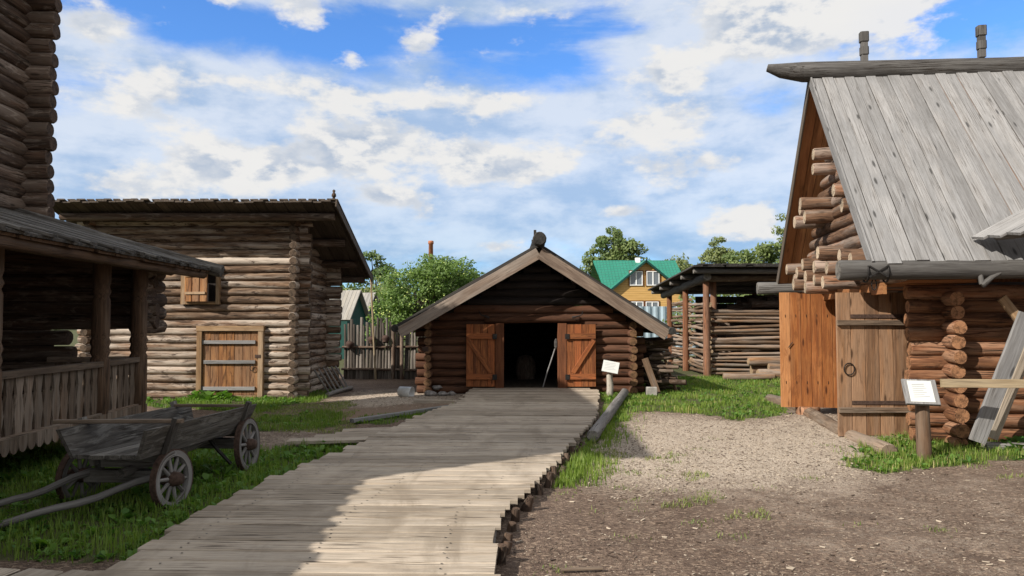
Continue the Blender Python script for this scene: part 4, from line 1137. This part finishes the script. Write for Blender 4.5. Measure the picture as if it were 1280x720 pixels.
# ------------------------------------------------------------------ far houses, chimney, metal fence
def far_house():
    Y = 60.0
    gx = at(807, 360, Y).x
    t = thing('timber_house', 'yellow timber house with a green tiled roof and white framed gable windows', 'house', (gx, Y, 0))
    pz = at(807, 325, Y).z; ez = at(763, 360, Y).z; hw = 2.75
    ly, ry_ = ez, pz
    dp = 4.5
    w = MB(); w.prism([(gx - hw, Y, 0), (gx + hw, Y, 0), (gx + hw, Y, ez - .14), (gx, Y, pz - .14), (gx - hw, Y, ez - .14)], (0, dp, 0))
    xl, xr = at(742, 330, Y + 4).x, at(853, 330, Y + 4).x
    w.box((xl + .4, Y + .9, 0), (xr - .4, Y + 8, ez - .4))
    w.build('wall', M['siding'], t)
    def slope(mb, a, b, c, d):
        a, b, c, d = map(V, (a, b, c, d)); gx_ = (b - a).normalized(); gy = (d - a).normalized()
        pts = [a, b, c, d]; n = (b - a).cross(d - a).normalized(); n = n if n.z > 0 else -n
        lcs = [V(((p - a).dot(gx_), (p - a).dot(gy), 0)) for p in pts]
        mb.add(pts, [(0, 1, 2, 3)], lcs, .5, 0.0, False); mb.add([p - n * .09 for p in pts], [(0, 1, 2, 3)], lcs, .5, 0.0, False)
    sl = (pz - ez) / hw
    o = .35
    r = MB()
    slope(r, (gx - hw - o, Y - .4, ez - o * sl), (gx - hw - o, Y + dp, ez - o * sl), (gx, Y + dp, pz), (gx, Y - .4, pz))
    slope(r, (gx + hw + o, Y - .4, ez - o * sl), (gx + hw + o, Y + dp, ez - o * sl), (gx, Y + dp, pz), (gx, Y - .4, pz))
    r.build('roof', M['tiles'], t)
    rz = at(760, 325, Y + 4.2).z; ezm = at(763, 366, Y + .6).z
    r = MB()
    slope(r, (xl + .6, Y + .6, ezm), (xr, Y + .6, ezm), (xr - .5, Y + 4.6, rz), (xl, Y + 4.6, rz))
    slope(r, (xl, Y + 8.6, ezm), (xr, Y + 8.6, ezm), (xr - .5, Y + 4.6, rz), (xl, Y + 4.6, rz))
    rf = r.build('roof', M['tiles'], t)
    c = MB(); q = at(797, 324, Y + 4.5); c.box(q + V((-.2, -.2, -.6)), q + V((.2, .2, .12))); c.build('chimney', M['white'], rf)
    b = MB(); b.board((gx - hw - o, Y - .42, ez - o * sl - .1), (gx, Y - .42, pz - .1), .05, .16, up=V((-sl, 0, 1)).normalized()); b.board((gx + hw + o, Y - .42, ez - o * sl - .1), (gx, Y - .42, pz - .1), .05, .16, up=V((sl, 0, 1)).normalized()); b.build('barge_board', M['green_paint'], t)
    for (p0, p1, y0, y1) in ((788, 802, 340, 356), (809, 823, 340, 356), (788, 803, 378, 390), (808, 822, 378, 390)):
        a, b_ = at(p0, y1, Y), at(p1, y0, Y)
        f = MB(); y = Y - .06
        for lo, hi in (((a.x - .06, a.z - .06), (a.x, b_.z + .06)), ((b_.x, a.z - .06), (b_.x + .06, b_.z + .06)), ((a.x, b_.z), (b_.x, b_.z + .06)), ((a.x, a.z - .06), (b_.x, a.z)), (((a.x + b_.x) / 2 - .04, a.z), ((a.x + b_.x) / 2 + .04, b_.z))):
            f.box((lo[0], y - .05, lo[1]), (hi[0], y + .05, hi[1]))
        fo = f.build('window', M['white'], t)
        g = MB(); g.quad([(a.x, y, a.z), (b_.x, y, a.z), (b_.x, y, b_.z), (a.x, y, b_.z)]); g.build('pane', M['glass'], fo)
        k = MB(); 
        k.box((a.x - .14, y - .03, a.z - .1), (a.x - .06, y + .03, b_.z + .14)); k.box((b_.x + .06, y - .03, a.z - .1), (b_.x + .14, y + .03, b_.z + .14)); k.box((a.x - .059, y - .03, b_.z + .06), (b_.x + .059, y + .03, b_.z + .14)); k.build('casing', M['frame_red'], fo)
far_house()
def metal_fence():
    Y = 36; x0, x1 = at(796, 390, Y).x, at(905, 390, Y).x
    z1 = at(830, 383, Y).z
    m2 = MB(); x = x0; pts = []
    k = 0
    while x < x1:
        pts.append((x, Y + (.04 if k % 4 < 2 else -.04))); x += .09; k += 1
    vs = []; fs = []
    for (x, y) in pts: vs += [V((x, y, 0)), V((x, y, z1))]
    for i in range(len(pts) - 1): fs.append((2 * i, 2 * i + 2, 2 * i + 3, 2 * i + 1))
    m2.add(vs, fs, [v.copy() for v in vs], .5, 0.0, False)
    tag(m2.build('metal_fence', M['sheet_metal'], None, ((x0 + x1) / 2, Y, 0)), 'blue-grey corrugated metal fence in front of the yellow timber house', 'fence')
metal_fence()
def green_shed():
    def sh(px, yt, yb, Y, lab):
        rg = at(px, yt, Y); e = at(px, yb, Y); h = rg.z - e.z; w = h * .62
        u = V((-.92, .39, 0)); v = V((.39, .92, 0))
        t = thing('garden_shed', lab, 'shed', (rg.x, Y, 0))
        R0 = V((rg.x, Y, rg.z))
        for sg in (-1, 1):
            m2 = MB()
            for i in range(14):
                a = R0 + u * (.2 * i - .1) + v * (sg * w) - V((0, 0, h)); b_ = R0 + u * (.2 * i - .1)
                m2.board(a, b_, .19, .05)
            m2.build('roof', M['slate'], t)
        m2 = MB(); k = .93
        m2.prism([R0 - v * w * k - V((0, 0, R0.z)), R0 + v * w * k - V((0, 0, R0.z)), R0 + v * w * k - V((0, 0, h)), R0 - V((0, 0, .08)), R0 - v * w * k - V((0, 0, h))], u * 2.6)
        m2.build('wall', M['green_paint'], t)
    sh(447, 363, 400, 33, 'small green walled shed with a grey slate roof behind the picket fence')
    sh(466, 366, 395, 38, 'further small shed with a grey slate roof behind the apple tree')
green_shed()
def smokestack():
    q = at(538.5, 330, 75); m2 = MB(); top = at(538.5, 301, 75).z
    m2.lathe((q.x, 75, 0), [(0, .34), (top - .35, .22), (top - .33, .28), (top - .05, .28), (top, .22), (top, .0)], sides=14)
    tag(m2.build('brick_chimney', M['brick'], None, (q.x, 75, 0)), 'thin red brick chimney stack rising behind the apple tree', 'chimney')
smokestack()

# ------------------------------------------------------------------ trees
def leaves(mb, c, n, rad, size, rn0, rn1, up=.3):
    for i in range(n):
        while True:
            d = V((R.uniform(-1, 1), R.uniform(-1, 1), R.uniform(-1, 1)))
            if d.length < 1: break
        q = c + V((d.x * rad[0], d.y * rad[1], d.z * rad[2]))
        nm = (V((R.gauss(0, 1), R.gauss(0, 1), R.gauss(0, 1))) + d * 1.1 + V((-.5, -.5, up * 2.4))).normalized()
        tx = nm.cross(V((R.uniform(-1, 1), R.uniform(-1, 1), R.uniform(-1, 1)))).normalized(); ty = nm.cross(tx)
        s = size * R.uniform(.6, 1.3); w = s * .55
        mb.add([q - tx * s, q + ty * w, q + tx * s, q - ty * w], [(0, 1, 2, 3)], [q] * 4, R.uniform(rn0, rn1), 0.0, False)
def tree(label, base, H, crown, nclump, nleaf, size, mat, name='tree', trunk_r=.18, clump=.5, seed=1):
    """crown: list of (cx, cy, cz, rx, ry, rz) relative to base"""
    rs = random.Random(seed)
    t = thing(name, label, 'tree', base)
    base = V(base)
    m2 = MB(); top = base + V((0, 0, H * .75))
    m2.log(base + V((0, 0, -.2)), top, trunk_r, trunk_r * .35, sides=9, bow=.12, step=.8)
    cr = MB()
    tot = sum(c[3] * c[4] * c[5] for c in crown)
    for (cx, cy, cz, rx, ry, rz) in crown:
        m = max(3, int(nclump * (rx * ry * rz) / tot))
        for i in range(m):
            d = V((rs.gauss(0, 1), rs.gauss(0, 1), rs.gauss(0, 1))).normalized() * (rs.uniform(.35, 1.0) ** .5)
            c = base + V((cx + d.x * rx, cy + d.y * ry, cz + d.z * rz))
            if rs.random() < .35: m2.log(base.lerp(top, rs.uniform(.4, .95)), c, trunk_r * .25, trunk_r * .06, sides=5, step=1.2)
            k = clump * rs.uniform(.6, 1.25); b = rs.uniform(0, .55)
            leaves(cr, c, nleaf, (k * 1.2, k * 1.2, k * .75), size, b, b + .45)
    m2.build('trunk', M['bark'], t); cr.build('crown', M[mat], t)
    return t
b = V((at(528, 400, 26.6).x, 26.6, 0))
ap = tree('apple tree full of pale apples behind the picket fence, left of the gabled barn', b, 4.0, [(-.35, 0, 2.5, 1.3, 1.3, 1.2), (.75, .2, 3.0, 1.2, 1.1, 1.1), (-1.15, 0, 1.8, .8, .9, 1.0), (.2, -.3, 1.9, 1.3, .8, 1.0), (.3, 0, 3.4, .8, .8, .7)], 190, 110, .055, 'apple_leaf', 'apple_tree', .12, .42, 3)
am = MB(); am.blob(b, (.034, .034, .032), 1, .05, 1); apple0 = None
for i in range(95):
    c = R.choice([(-.35, 0, 2.3, 1.3, 1.3, 1.2), (.75, .2, 2.75, 1.1, 1.1, 1.1), (.2, -.4, 1.8, 1.3, .9, 1.0), (-1.0, -.1, 1.7, .9, 1.0, 1.0)])
    d = V((R.gauss(0, 1), -abs(R.gauss(0, 1)) - .3, R.gauss(0, 1))).normalized()
    if apple0 is None:
        apple0 = am.build('apple', M['apple'], ap); o = apple0
    else:
        o = apple0.copy(); COL.objects.link(o)
    o.location = (c[0] + d.x * c[3] * 1.08, c[1] + d.y * c[4] * 1.12, c[2] + d.z * c[5])
tree('dark dense tree behind the right corner of the left barn roof', (at(466, 400, 58).x, 58, 0), 7.5, [(0, 0, 5.2, 1.5, 1.5, 1.9), (1.7, 0, 4.2, 1.3, 1.3, 1.8), (-1.2, 0, 4.2, 1.3, 1.3, 1.6), (.5, 0, 2.6, 2.5, 1.5, 1.6)], 70, 80, .16, 'dark_leaf', 'tree', .25, .7, 5)
tree('olive green bushy tree behind the apple tree on its right', (at(578, 400, 62).x, 62, 0), 6.8, [(-1.2, 0, 5.4, 1.9, 1.6, 1.5), (1, 0, 3.8, 2.2, 1.6, 1.6), (-2.2, 0, 3.8, 1.8, 1.4, 1.8)], 70, 80, .17, 'dark_leaf', 'tree', .25, .75, 6)
tree('pale willow-like bush behind the green garden shed', (at(455, 400, 46).x, 46, 0), 3.4, [(0, 0, 2.5, 1.8, 1.2, 1.2), (1.5, 0, 2.8, 1.5, 1.2, 1.3), (-1.6, 0, 2.3, 1.4, 1.2, 1.0)], 60, 70, .12, 'pale_leaf', 'tree', .15, .6, 7)
tree('tall round dark green tree rising behind the yellow house roof', (at(770, 400, 78).x, 78, 0), 11.5, [(0, 0, 9.2, 1.9, 2, 2.2), (1.2, 0, 8.2, 1.8, 2, 1.9), (-1.5, 0, 7.8, 1.7, 2, 2.0), (0, 0, 6.3, 2.6, 2, 1.9), (.2, 0, 4.2, 2.0, 1.8, 1.6)], 120, 85, .2, 'mid_leaf', 'tree', .35, .75, 8)
tree('low wide tree behind the right end of the green roof', (at(842, 400, 95).x, 95, 0), 9.8, [(0, 0, 8.2, 2.2, 2, 1.4), (2, 0, 7, 2, 2, 1.6), (-2, 0, 7, 2, 2, 1.6), (0, 0, 4.8, 2.8, 2, 1.8)], 70, 70, .22, 'pale_leaf', 'tree', .3, .8, 9)
tree('slender pale birch-like tree above the middle of the pole shed roof', (at(897, 400, 85).x, 85, 0), 11.5, [(0, 0, 10, 1.2, 1.2, 1.4), (-.5, 0, 8.4, 1.7, 1.5, 1.6), (.9, 0, 8.2, 1.5, 1.5, 1.6), (0, 0, 6, 2.2, 1.8, 1.8)], 80, 70, .18, 'pale_leaf', 'tree', .25, .6, 10)
tree('broad green tree above the pole shed next to the log house gable', (at(948, 400, 70).x, 70, 0), 9.2, [(0, 0, 7.2, 2, 2, 1.6), (1.6, 0, 7.6, 1.6, 1.6, 1.6), (-1.7, 0, 6.4, 1.7, 1.7, 1.5), (0, 0, 4.4, 2.6, 2, 1.8)], 90, 80, .17, 'mid_leaf', 'tree', .3, .7, 11)
tree('taller pale tree showing past the far eave of the log house', (at(990, 400, 82).x, 82, 0), 13.5, [(0, 0, 11.6, 1.6, 1.6, 1.8), (.5, 0, 9, 2.2, 2, 2), (-.2, 0, 6, 2.4, 2, 2)], 70, 65, .18, 'pale_leaf', 'tree', .3, .6, 12)
tree('green shrub seen through the open top of the pole shed', (at(905, 400, 33).x, 33, 0), 3.1, [(0, 0, 2.1, 1.7, 1, 1.0), (1.8, 0, 2.0, 1.4, 1, .9), (-1.2, 0, 1.6, 1.2, .8, .8)], 45, 70, .1, 'mid_leaf', 'shrub', .1, .5, 13)
# far hedge line along the horizon
hb = MB()
for i in range(420):
    x = R.uniform(-90, 100); y = 125 + R.uniform(-8, 8)
    b0 = R.uniform(0, .5); leaves(hb, V((x, y, R.uniform(.5, 5.0))), 22, (1.8, 1.8, 1.3), .4, b0, b0 + .4)
stuff(hb.build('far_wood', M['dark_leaf'], None, (0, 125, 0)), 'far line of dark woodland along the horizon', 'woodland')

# ------------------------------------------------------------------ grass, weeds, chips
def on_deck(x, y): return y < BARN_Y and lerp_tab(LW, y) - .03 < x < lerp_tab(RW, y) + .02
def scatter(polys, n, soft, seed):
    xs = [p[0] for q in polys for p in q]; ys = [p[1] for q in polys for p in q]
    out = []
    areas = []
    for q in polys:
        a = abs(sum(q[i][0] * q[(i + 1) % len(q)][1] - q[(i + 1) % len(q)][0] * q[i][1] for i in range(len(q)))) / 2
        areas.append(a)
    tot = sum(areas)
    for q, a in zip(polys, areas):
        x0, x1 = min(p[0] for p in q) - .3, max(p[0] for p in q) + .3; y0, y1 = min(p[1] for p in q) - .3, max(p[1] for p in q) + .3
        k = int(n * a / tot); tries = 0
        while k > 0 and tries < n * 20:
            tries += 1
            x, y = R.uniform(x0, x1), R.uniform(y0, y1)
            if not ins(x, y, [q], soft, seed) or on_deck(x, y): continue
            out.append((x, y)); k -= 1
    return out
def blade(mb, x, y, h, w, rn, lean=.5):
    z = gz(x, y) - .005; a = R.uniform(0, 2 * PI); l = R.uniform(.1, lean) * h
    p = V((x, y, z)); s = V((math.cos(a), math.sin(a), 0)) * w; d = V((-math.sin(a), math.cos(a), 0)) * l
    m1 = p + d * .35 + V((0, 0, h * .6)); tp = p + d + V((0, 0, h))
    mb.add([p - s, p + s, m1 + s * .7, m1 - s * .7, tp], [(0, 1, 2, 3), (3, 2, 4)], [p] * 5, rn, 0.0, True)
def weed(mb, x, y, s, rn, n=7):
    z = gz(x, y)
    for i in range(n):
        a = R.uniform(0, 2 * PI); el = R.uniform(.25, 1.1); L = s * R.uniform(.6, 1.2)
        d = V((math.cos(a) * math.cos(el), math.sin(a) * math.cos(el), math.sin(el))); sd = V((-math.sin(a), math.cos(a), 0)) * (L * R.uniform(.16, .28))
        p = V((x, y, z)) + d * (L * .15); q = V((x, y, z)) + d * (L * .6); e = V((x, y, z)) + d * L - V((0, 0, L * .25))
        mb.add([p, q + sd, e, q - sd], [(0, 1, 2, 3)], [p] * 4, min(1, rn + R.uniform(-.2, .2)), 0.0, True)
def ncl(x, y, k=1.7): return .5 + .5 * noise.noise(V((x * k, y * k, 22.0)))
gm = MB()
for (x, y) in scatter([GREENW[0]], 26000, .25, 1):
    c = ncl(x, y)
    if R.random() < .35 + c * .7: blade(gm, x, y, R.uniform(.03, .15) * (.5 + .9 * c), R.uniform(.003, .006), min(1, max(0, c * .8 + R.uniform(-.3, .3))))
for (x, y) in scatter([GREENW[4]], 30000, .3, 1):
    c = ncl(x, y)
    if R.random() < -.25 + c * 1.6: blade(gm, x, y, R.uniform(.03, .13) * (.2 + 1.2 * c), R.uniform(.005, .009), min(1, max(0, c * .8 + .1 + R.uniform(-.3, .3))))
for (x, y) in scatter(GREENW[1:4], 9000, .3, 1):
    c = ncl(x, y)
    if c > .42: blade(gm, x, y, R.uniform(.04, .11), R.uniform(.005, .009), min(1, max(0, c * .7 + R.uniform(-.3, .3))))
for (x, y) in scatter([GREENW[5]], 5500, .25, 1): 
    c = ncl(x, y, 3)
    if R.random() < c * 1.4: blade(gm, x, y, R.uniform(.04, .13), R.uniform(.003, .006), R.uniform(.2, 1))
for (x, y) in scatter([GREENW[4]], 6500, 1.0, 31):
    if ncl(x, y, 2.6) > .5: blade(gm, x, y, R.uniform(.02, .06), R.uniform(.004, .007), R.uniform(.3, 1))
for (x, y) in scatter([GREENW[5]], 2200, .7, 31):
    if ncl(x, y, 2.6) > .45: blade(gm, x, y, R.uniform(.02, .06), R.uniform(.003, .005), R.uniform(.3, 1))
# strip under the right edge of the walk
for i in range(3500):
    y = R.uniform(7.6, 14.5); x = lerp_tab(RW, y) + .12 + abs(R.gauss(0, .22)); c = ncl(x, y, 2)
    if c > .4: blade(gm, x, y, R.uniform(.06, .2) * c * 1.3, .006, R.uniform(.2, .9))
stuff(gm.build('grass', M['grass']), 'green grass growing around the plank walk and the houses', 'grass')
dg = MB()
for (x, y) in scatter(SPARSEW, 11000, .3, 2):
    if ncl(x, y, 3) > .38: blade(dg, x, y, R.uniform(.015, .06), R.uniform(.003, .006), R.random(), 1.2)
for i in range(90):
    y = R.uniform(4.8, 11); x = R.uniform(.3, .62 * y)
    if on_deck(x, y) or ncl(x, y, .9) < .48: continue
    for k_ in range(R.randint(8, 40)): blade(dg, x + R.gauss(0, .07), y + R.gauss(0, .06), R.uniform(.012, .045), R.uniform(.003, .005), R.random() * .7, 1.2)
stuff(dg.build('thin_grass', M['dry_grass']), 'thin yellowish grass in patches on the bare soil', 'grass')
wm = MB()
for (x, y) in scatter([GREENW[0]], 1900, .25, 1): weed(wm, x, y, R.uniform(.04, .11) * (1.7 if R.random() < .2 else 1), R.random())
for (x, y) in scatter([GREENW[4]], 1000, .25, 1): weed(wm, x, y, R.uniform(.05, .12), R.random())
for (x, y) in scatter(GREENW[1:4], 260, .25, 1): weed(wm, x, y, R.uniform(.05, .12), R.random())
for (x, y) in scatter([GREENW[5]], 190, .25, 1): weed(wm, x, y, R.uniform(.05, .14), R.random())
for i in range(60):
    q = PH(R.uniform(1.7, 4), R.uniform(.1, .6), 0); weed(wm, q.x, q.y, R.uniform(.14, .3), R.random(), 9)
for i in range(25):
    q = gnd(R.uniform(255, 290), R.uniform(496, 503)); weed(wm, q.x, min(q.y, 16.0), R.uniform(.12, .35), R.random(), 9)
for i in range(110):
    q = gnd(R.uniform(180, 380), R.uniform(499, 504)); weed(wm, q.x, min(q.y, 16.1), R.uniform(.06, .16), R.random(), 7)
stuff(wm.build('weeds', M['weed']), 'broad-leaved weeds mixed into the grass', 'weeds')
cm = MB()
def flake(x, y, s, rn):
    z = gz(x, y) + .003; a = R.uniform(0, PI); d = V((math.cos(a), math.sin(a), R.uniform(-.25, .25))) * s; e = V((-math.sin(a), math.cos(a), R.uniform(-.3, .3))) * s * R.uniform(.2, .55)
    p = V((x, y, z + s * .25)); h = V((0, 0, s * .18))
    cm.add([p - d - e, p + d - e * .6, p + d * .8 + e, p - d * .7 + e * .9, p - d - e - h, p + d - e * .6 - h, p + d * .8 + e - h, p - d * .7 + e * .9 - h], [(0, 1, 2, 3), (0, 4, 5, 1), (1, 5, 6, 2), (2, 6, 7, 3), (3, 7, 4, 0)], [p] * 8, rn, 0.0, False)
k = 0
while k < 15000:
    y = 4.3 + R.random() ** 1.6 * 9; x = R.uniform(-.5, 9)
    if x > .75 * y or on_deck(x, y) or x < lerp_tab(RW, y) + .1: continue
    g_ = ins(x, y, GRAVW, .5, 4)
    if ins(x, y, GREENW, .3, 1): continue
    if ncl(x, y, 1.1) + .35 * ncl(x, y, 4.0) < R.uniform(.3, 1.0): continue
    s = R.uniform(.004, .011) if R.random() < .95 else R.uniform(.011, .028)
    flake(x, y, s, (R.random() ** 1.9 if not g_ else R.random() ** 1.1) * (.8 if s < .015 else 1)); k += 1
for (x, y) in scatter(GRAVW[:1], 7000, .5, 4): flake(x, y, R.uniform(.006, .019), R.random() ** .8)
for (x, y) in scatter(GRAVW[1:], 1500, .3, 4): flake(x, y, R.uniform(.01, .025), R.uniform(.3, 1))
mm, g, b_, _ = new_mat('chips'); rn = g.attr('rn', 'Fac')
g.lk(g.mix(g.ss(rn, .1, .95), (.085, .058, .042), (.47, .385, .295)), b_.inputs['Base Color']); b_.inputs['Roughness'].default_value = .85
stuff(cm.build('wood_chips', mm), 'wood chips and small stones strewn over the yard', 'wood chips')
for i, (px, py, L, l) in enumerate(((728, 712, .28, 'long pale splinter of wood on the soil at the bottom of the yard'), (762, 553, .0, ''),)):
    if L:
        q = gnd(px, py, .02); m2 = MB(); m2.board(q - V((L / 2, 0, 0)), q + V((L / 2, .03, 0)), .035, .015); tag(m2.build('splinter', M['rail_wood'], None, q), l, 'splinter')

# ------------------------------------------------------------------ sky, sun, camera
def sky():
    w = bpy.data.worlds.new('World'); sc.world = w; w.use_nodes = True
    nt = w.node_tree; nt.nodes.clear(); g = G(nt)
    out = g.n('ShaderNodeOutputWorld'); bg = g.n('ShaderNodeBackground'); g.lk(bg.outputs[0], out.inputs[0])
    st = g.n('ShaderNodeTexSky'); st.sky_type = 'NISHITA'; st.sun_disc = False
    st.sun_elevation = SUN_EL; st.sun_rotation = PI + SUN_AZ
    st.air_density = 1.1; st.dust_density = .3; st.ozone_density = 4.0
    d = g.n('ShaderNodeTexCoord').outputs['Generated']
    x, y, z = g.sep(d)[0:3]
    az = g.m('ARCTAN2', x, y); el = g.m('ARCSINE', z)
    # billowy coordinates: stretched a little sideways
    def fbm(vec, s, det=8, r=.55, dist=0.0): return g.noise(vec, s, det, r, dist)
    c0 = g.comb(az, g.m('MULTIPLY', el, 1.9), 0.0)
    c1 = g.comb(az, g.m('MULTIPLY', g.m('ADD', el, .030), 1.9), 0.0)
    wide = g.comb(g.m('MULTIPLY', az, 1.0), g.m('MULTIPLY', el, 3.4), 3.3)
    def bump(a0, e0, ra, re, amp):
        u = g.m('DIVIDE', g.m('SUBTRACT', az, a0), ra); v = g.m('DIVIDE', g.m('SUBTRACT', el, e0), re)
        return g.m('MULTIPLY', g.m('EXPONENT', g.m('MULTIPLY', g.m('ADD', g.m('MULTIPLY', u, u), g.m('MULTIPLY', v, v)), -1.0)), amp)
    A = lambda px: math.atan((px - 640) / F); E = lambda py: math.atan((400 - py) / F)
    bias = None
    for t in (bump(A(300), E(210), .40, .125, .30), bump(A(620), E(240), .35, .14, .24), bump(A(880), E(170), .32, .14, .26), bump(A(1080), E(10), .26, .06, .36), bump(A(930), E(290), .25, .1, .2),
              bump(A(300), E(0), .14, .018, .34), bump(A(370), E(25), .06, .03, .22), bump(A(860), E(70), .12, .06, .22), bump(A(110), E(80), .08, .03, .30), bump(A(520), E(62), .05, .03, .26), bump(A(620), E(8), .1, .02, .28),
              bump(A(270), E(50), .34, .05, -.40), bump(A(560), E(40), .22, .06, -.22), bump(A(760), E(20), .09, .05, -.20), bump(A(950), E(130), .07, .05, -.26), bump(A(1130), E(62), .12, .03, -.26), bump(A(700), E(110), .12, .03, -.12), bump(A(560), E(330), .3, .04, -.10)):
        bias = t if bias is None else g.m('ADD', bias, t)
    bias = g.m('ADD', bias, g.m('MULTIPLY', g.m('MAXIMUM', g.ss(el, .46, .62), g.ss(g.m('ABSOLUTE', az), .75, 1.2)), .55))   # bright cloud added over the unseen sky to lift and whiten ambient light
    # thin layered cloud, drawn out sideways, broken by blue
    n_v = g.m('ADD', g.m('MULTIPLY', fbm(wide, 2.6, 9, .6, .5), .7), g.m('MULTIPLY', fbm(g.addv(c0, (4, 4, 4)), 9, 8, .6, .2), .3))
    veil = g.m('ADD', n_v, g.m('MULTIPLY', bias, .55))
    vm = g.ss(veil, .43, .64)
    # heaped clouds where the puffs are
    def heap(c): return g.m('ADD', g.m('ADD', g.m('MULTIPLY', fbm(c, 7, 10, .54, .1), .62), g.m('MULTIPLY', fbm(g.addv(c, (7, 3, 1)), 17, 8, .58), .25)), g.m('MULTIPLY', fbm(g.addv(c, (2, 9, 4)), 44, 6, .6), .13))
    n0 = heap(c0); n1 = heap(c1)
    puff = None
    for (px, py, rx, ry, am) in ((175, 152, 45, 26, .20), (275, 214, 62, 26, .22), (345, 222, 40, 18, .16), (425, 190, 52, 26, .20), (585, 202, 34, 28, .24), (520, 60, 26, 20, .20), (840, 95, 32, 20, .21), (440, 76, 24, 10, .15), (378, 25, 30, 20, .17), (500, 178, 40, 22, .16), (930, 280, 36, 18, .17),
                                 (785, 268, 30, 11, .18), (105, 78, 48, 26, .20), (655, 214, 44, 16, .16), (530, 270, 20, 20, .14), (468, 247, 40, 11, .17), (620, 308, 24, 8, .16), (1010, 28, 120, 34, .20), (1190, 14, 90, 26, .18), (640, 12, 70, 14, .16), (285, 4, 80, 13, .20), (720, 190, 70, 16, .13), (880, 215, 60, 14, .13), (330, 120, 110, 16, .12), (600, 125, 110, 16, .12), (820, 155, 80, 18, .14), (150, 250, 60, 18, .17), (960, 60, 60, 26, .15)):
        t = bump(A(px), E(py), rx * 1.25 / F, ry * 1.25 / F, am)
        puff = t if puff is None else g.m('ADD', puff, t)
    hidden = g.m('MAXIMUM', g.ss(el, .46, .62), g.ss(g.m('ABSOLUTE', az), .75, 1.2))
    cd = g.m('ADD', g.m('ADD', n0, puff), g.m('MULTIPLY', hidden, .2))  # heaped cloud also added out of view as ambient fill
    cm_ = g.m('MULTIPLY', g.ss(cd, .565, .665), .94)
    lit = g.ss(g.m('SUBTRACT', n0, n1), -.06, .045)
    thick = g.ss(cd, .60, .76)
    shade = g.m('MULTIPLY', g.m('SUBTRACT', 1.0, lit), g.m('ADD', .3, g.m('MULTIPLY', thick, .6)))
    WH = 6.5
    ccol = g.mix(shade, (WH, WH * .985, WH * .96), (2.9, 3.6, 4.7))
    vn = g.m('ADD', g.m('MULTIPLY', fbm(g.addv(wide, (5, 1, 2)), 3.4, 8, .6, .3), .6), g.m('MULTIPLY', fbm(g.addv(c0, (1, 6, 2)), 11, 8, .6), .4))
    vhi = g.mix(g.ss(vn, .40, .58), (3.2, 4.15, 5.5), (5.7, 6.1, 6.6))
    vlo = g.mix(g.ss(vn, .43, .62), (2.3, 3.4, 5.0), (4.9, 5.6, 6.4))
    vcol = g.mix(g.ss(el, .07, .19), vlo, vhi)
    blue = g.mix(1.0, st.outputs[0], (.75, 1.15, 1.65), 'MULTIPLY')
    col = g.mix(g.m('MULTIPLY', vm, .86), blue, vcol)
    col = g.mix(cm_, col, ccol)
    col = g.mix(g.ss(el, -.01, .02), (3.0, 3.3, 3.6), col)
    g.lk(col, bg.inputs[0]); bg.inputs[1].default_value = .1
sky()
ld = bpy.data.lights.new('sun', 'SUN'); ld.energy = 5.0; ld.angle = math.radians(.53); ld.color = (1, .95, .87)
lo = bpy.data.objects.new('sun', ld); COL.objects.link(lo)
dirv = V((math.sin(SUN_AZ) * math.cos(SUN_EL), math.cos(SUN_AZ) * math.cos(SUN_EL), -math.sin(SUN_EL)))
lo.rotation_euler = dirv.to_track_quat('-Z', 'Y').to_euler(); lo.location = (-10, -15, 25)
cd = bpy.data.cameras.new('camera'); cam = bpy.data.objects.new('camera', cd); COL.objects.link(cam)
cd.sensor_width = 36; cd.lens = F / 1280 * 36; cd.clip_end = 3000; cd.clip_start = .05
cam.location = (0, 0, CAMZ); cam.rotation_euler = (PI / 2 + PITCH, 0, 0)
sc.camera = cam
sc.view_settings.view_transform = 'Standard'; sc.view_settings.look = 'None'
sc.view_settings.exposure = 0.42; sc.view_settings.gamma = 1.0; sc.view_settings.use_curve_mapping = False
sc.render.resolution_x = 1024; sc.render.resolution_y = 576
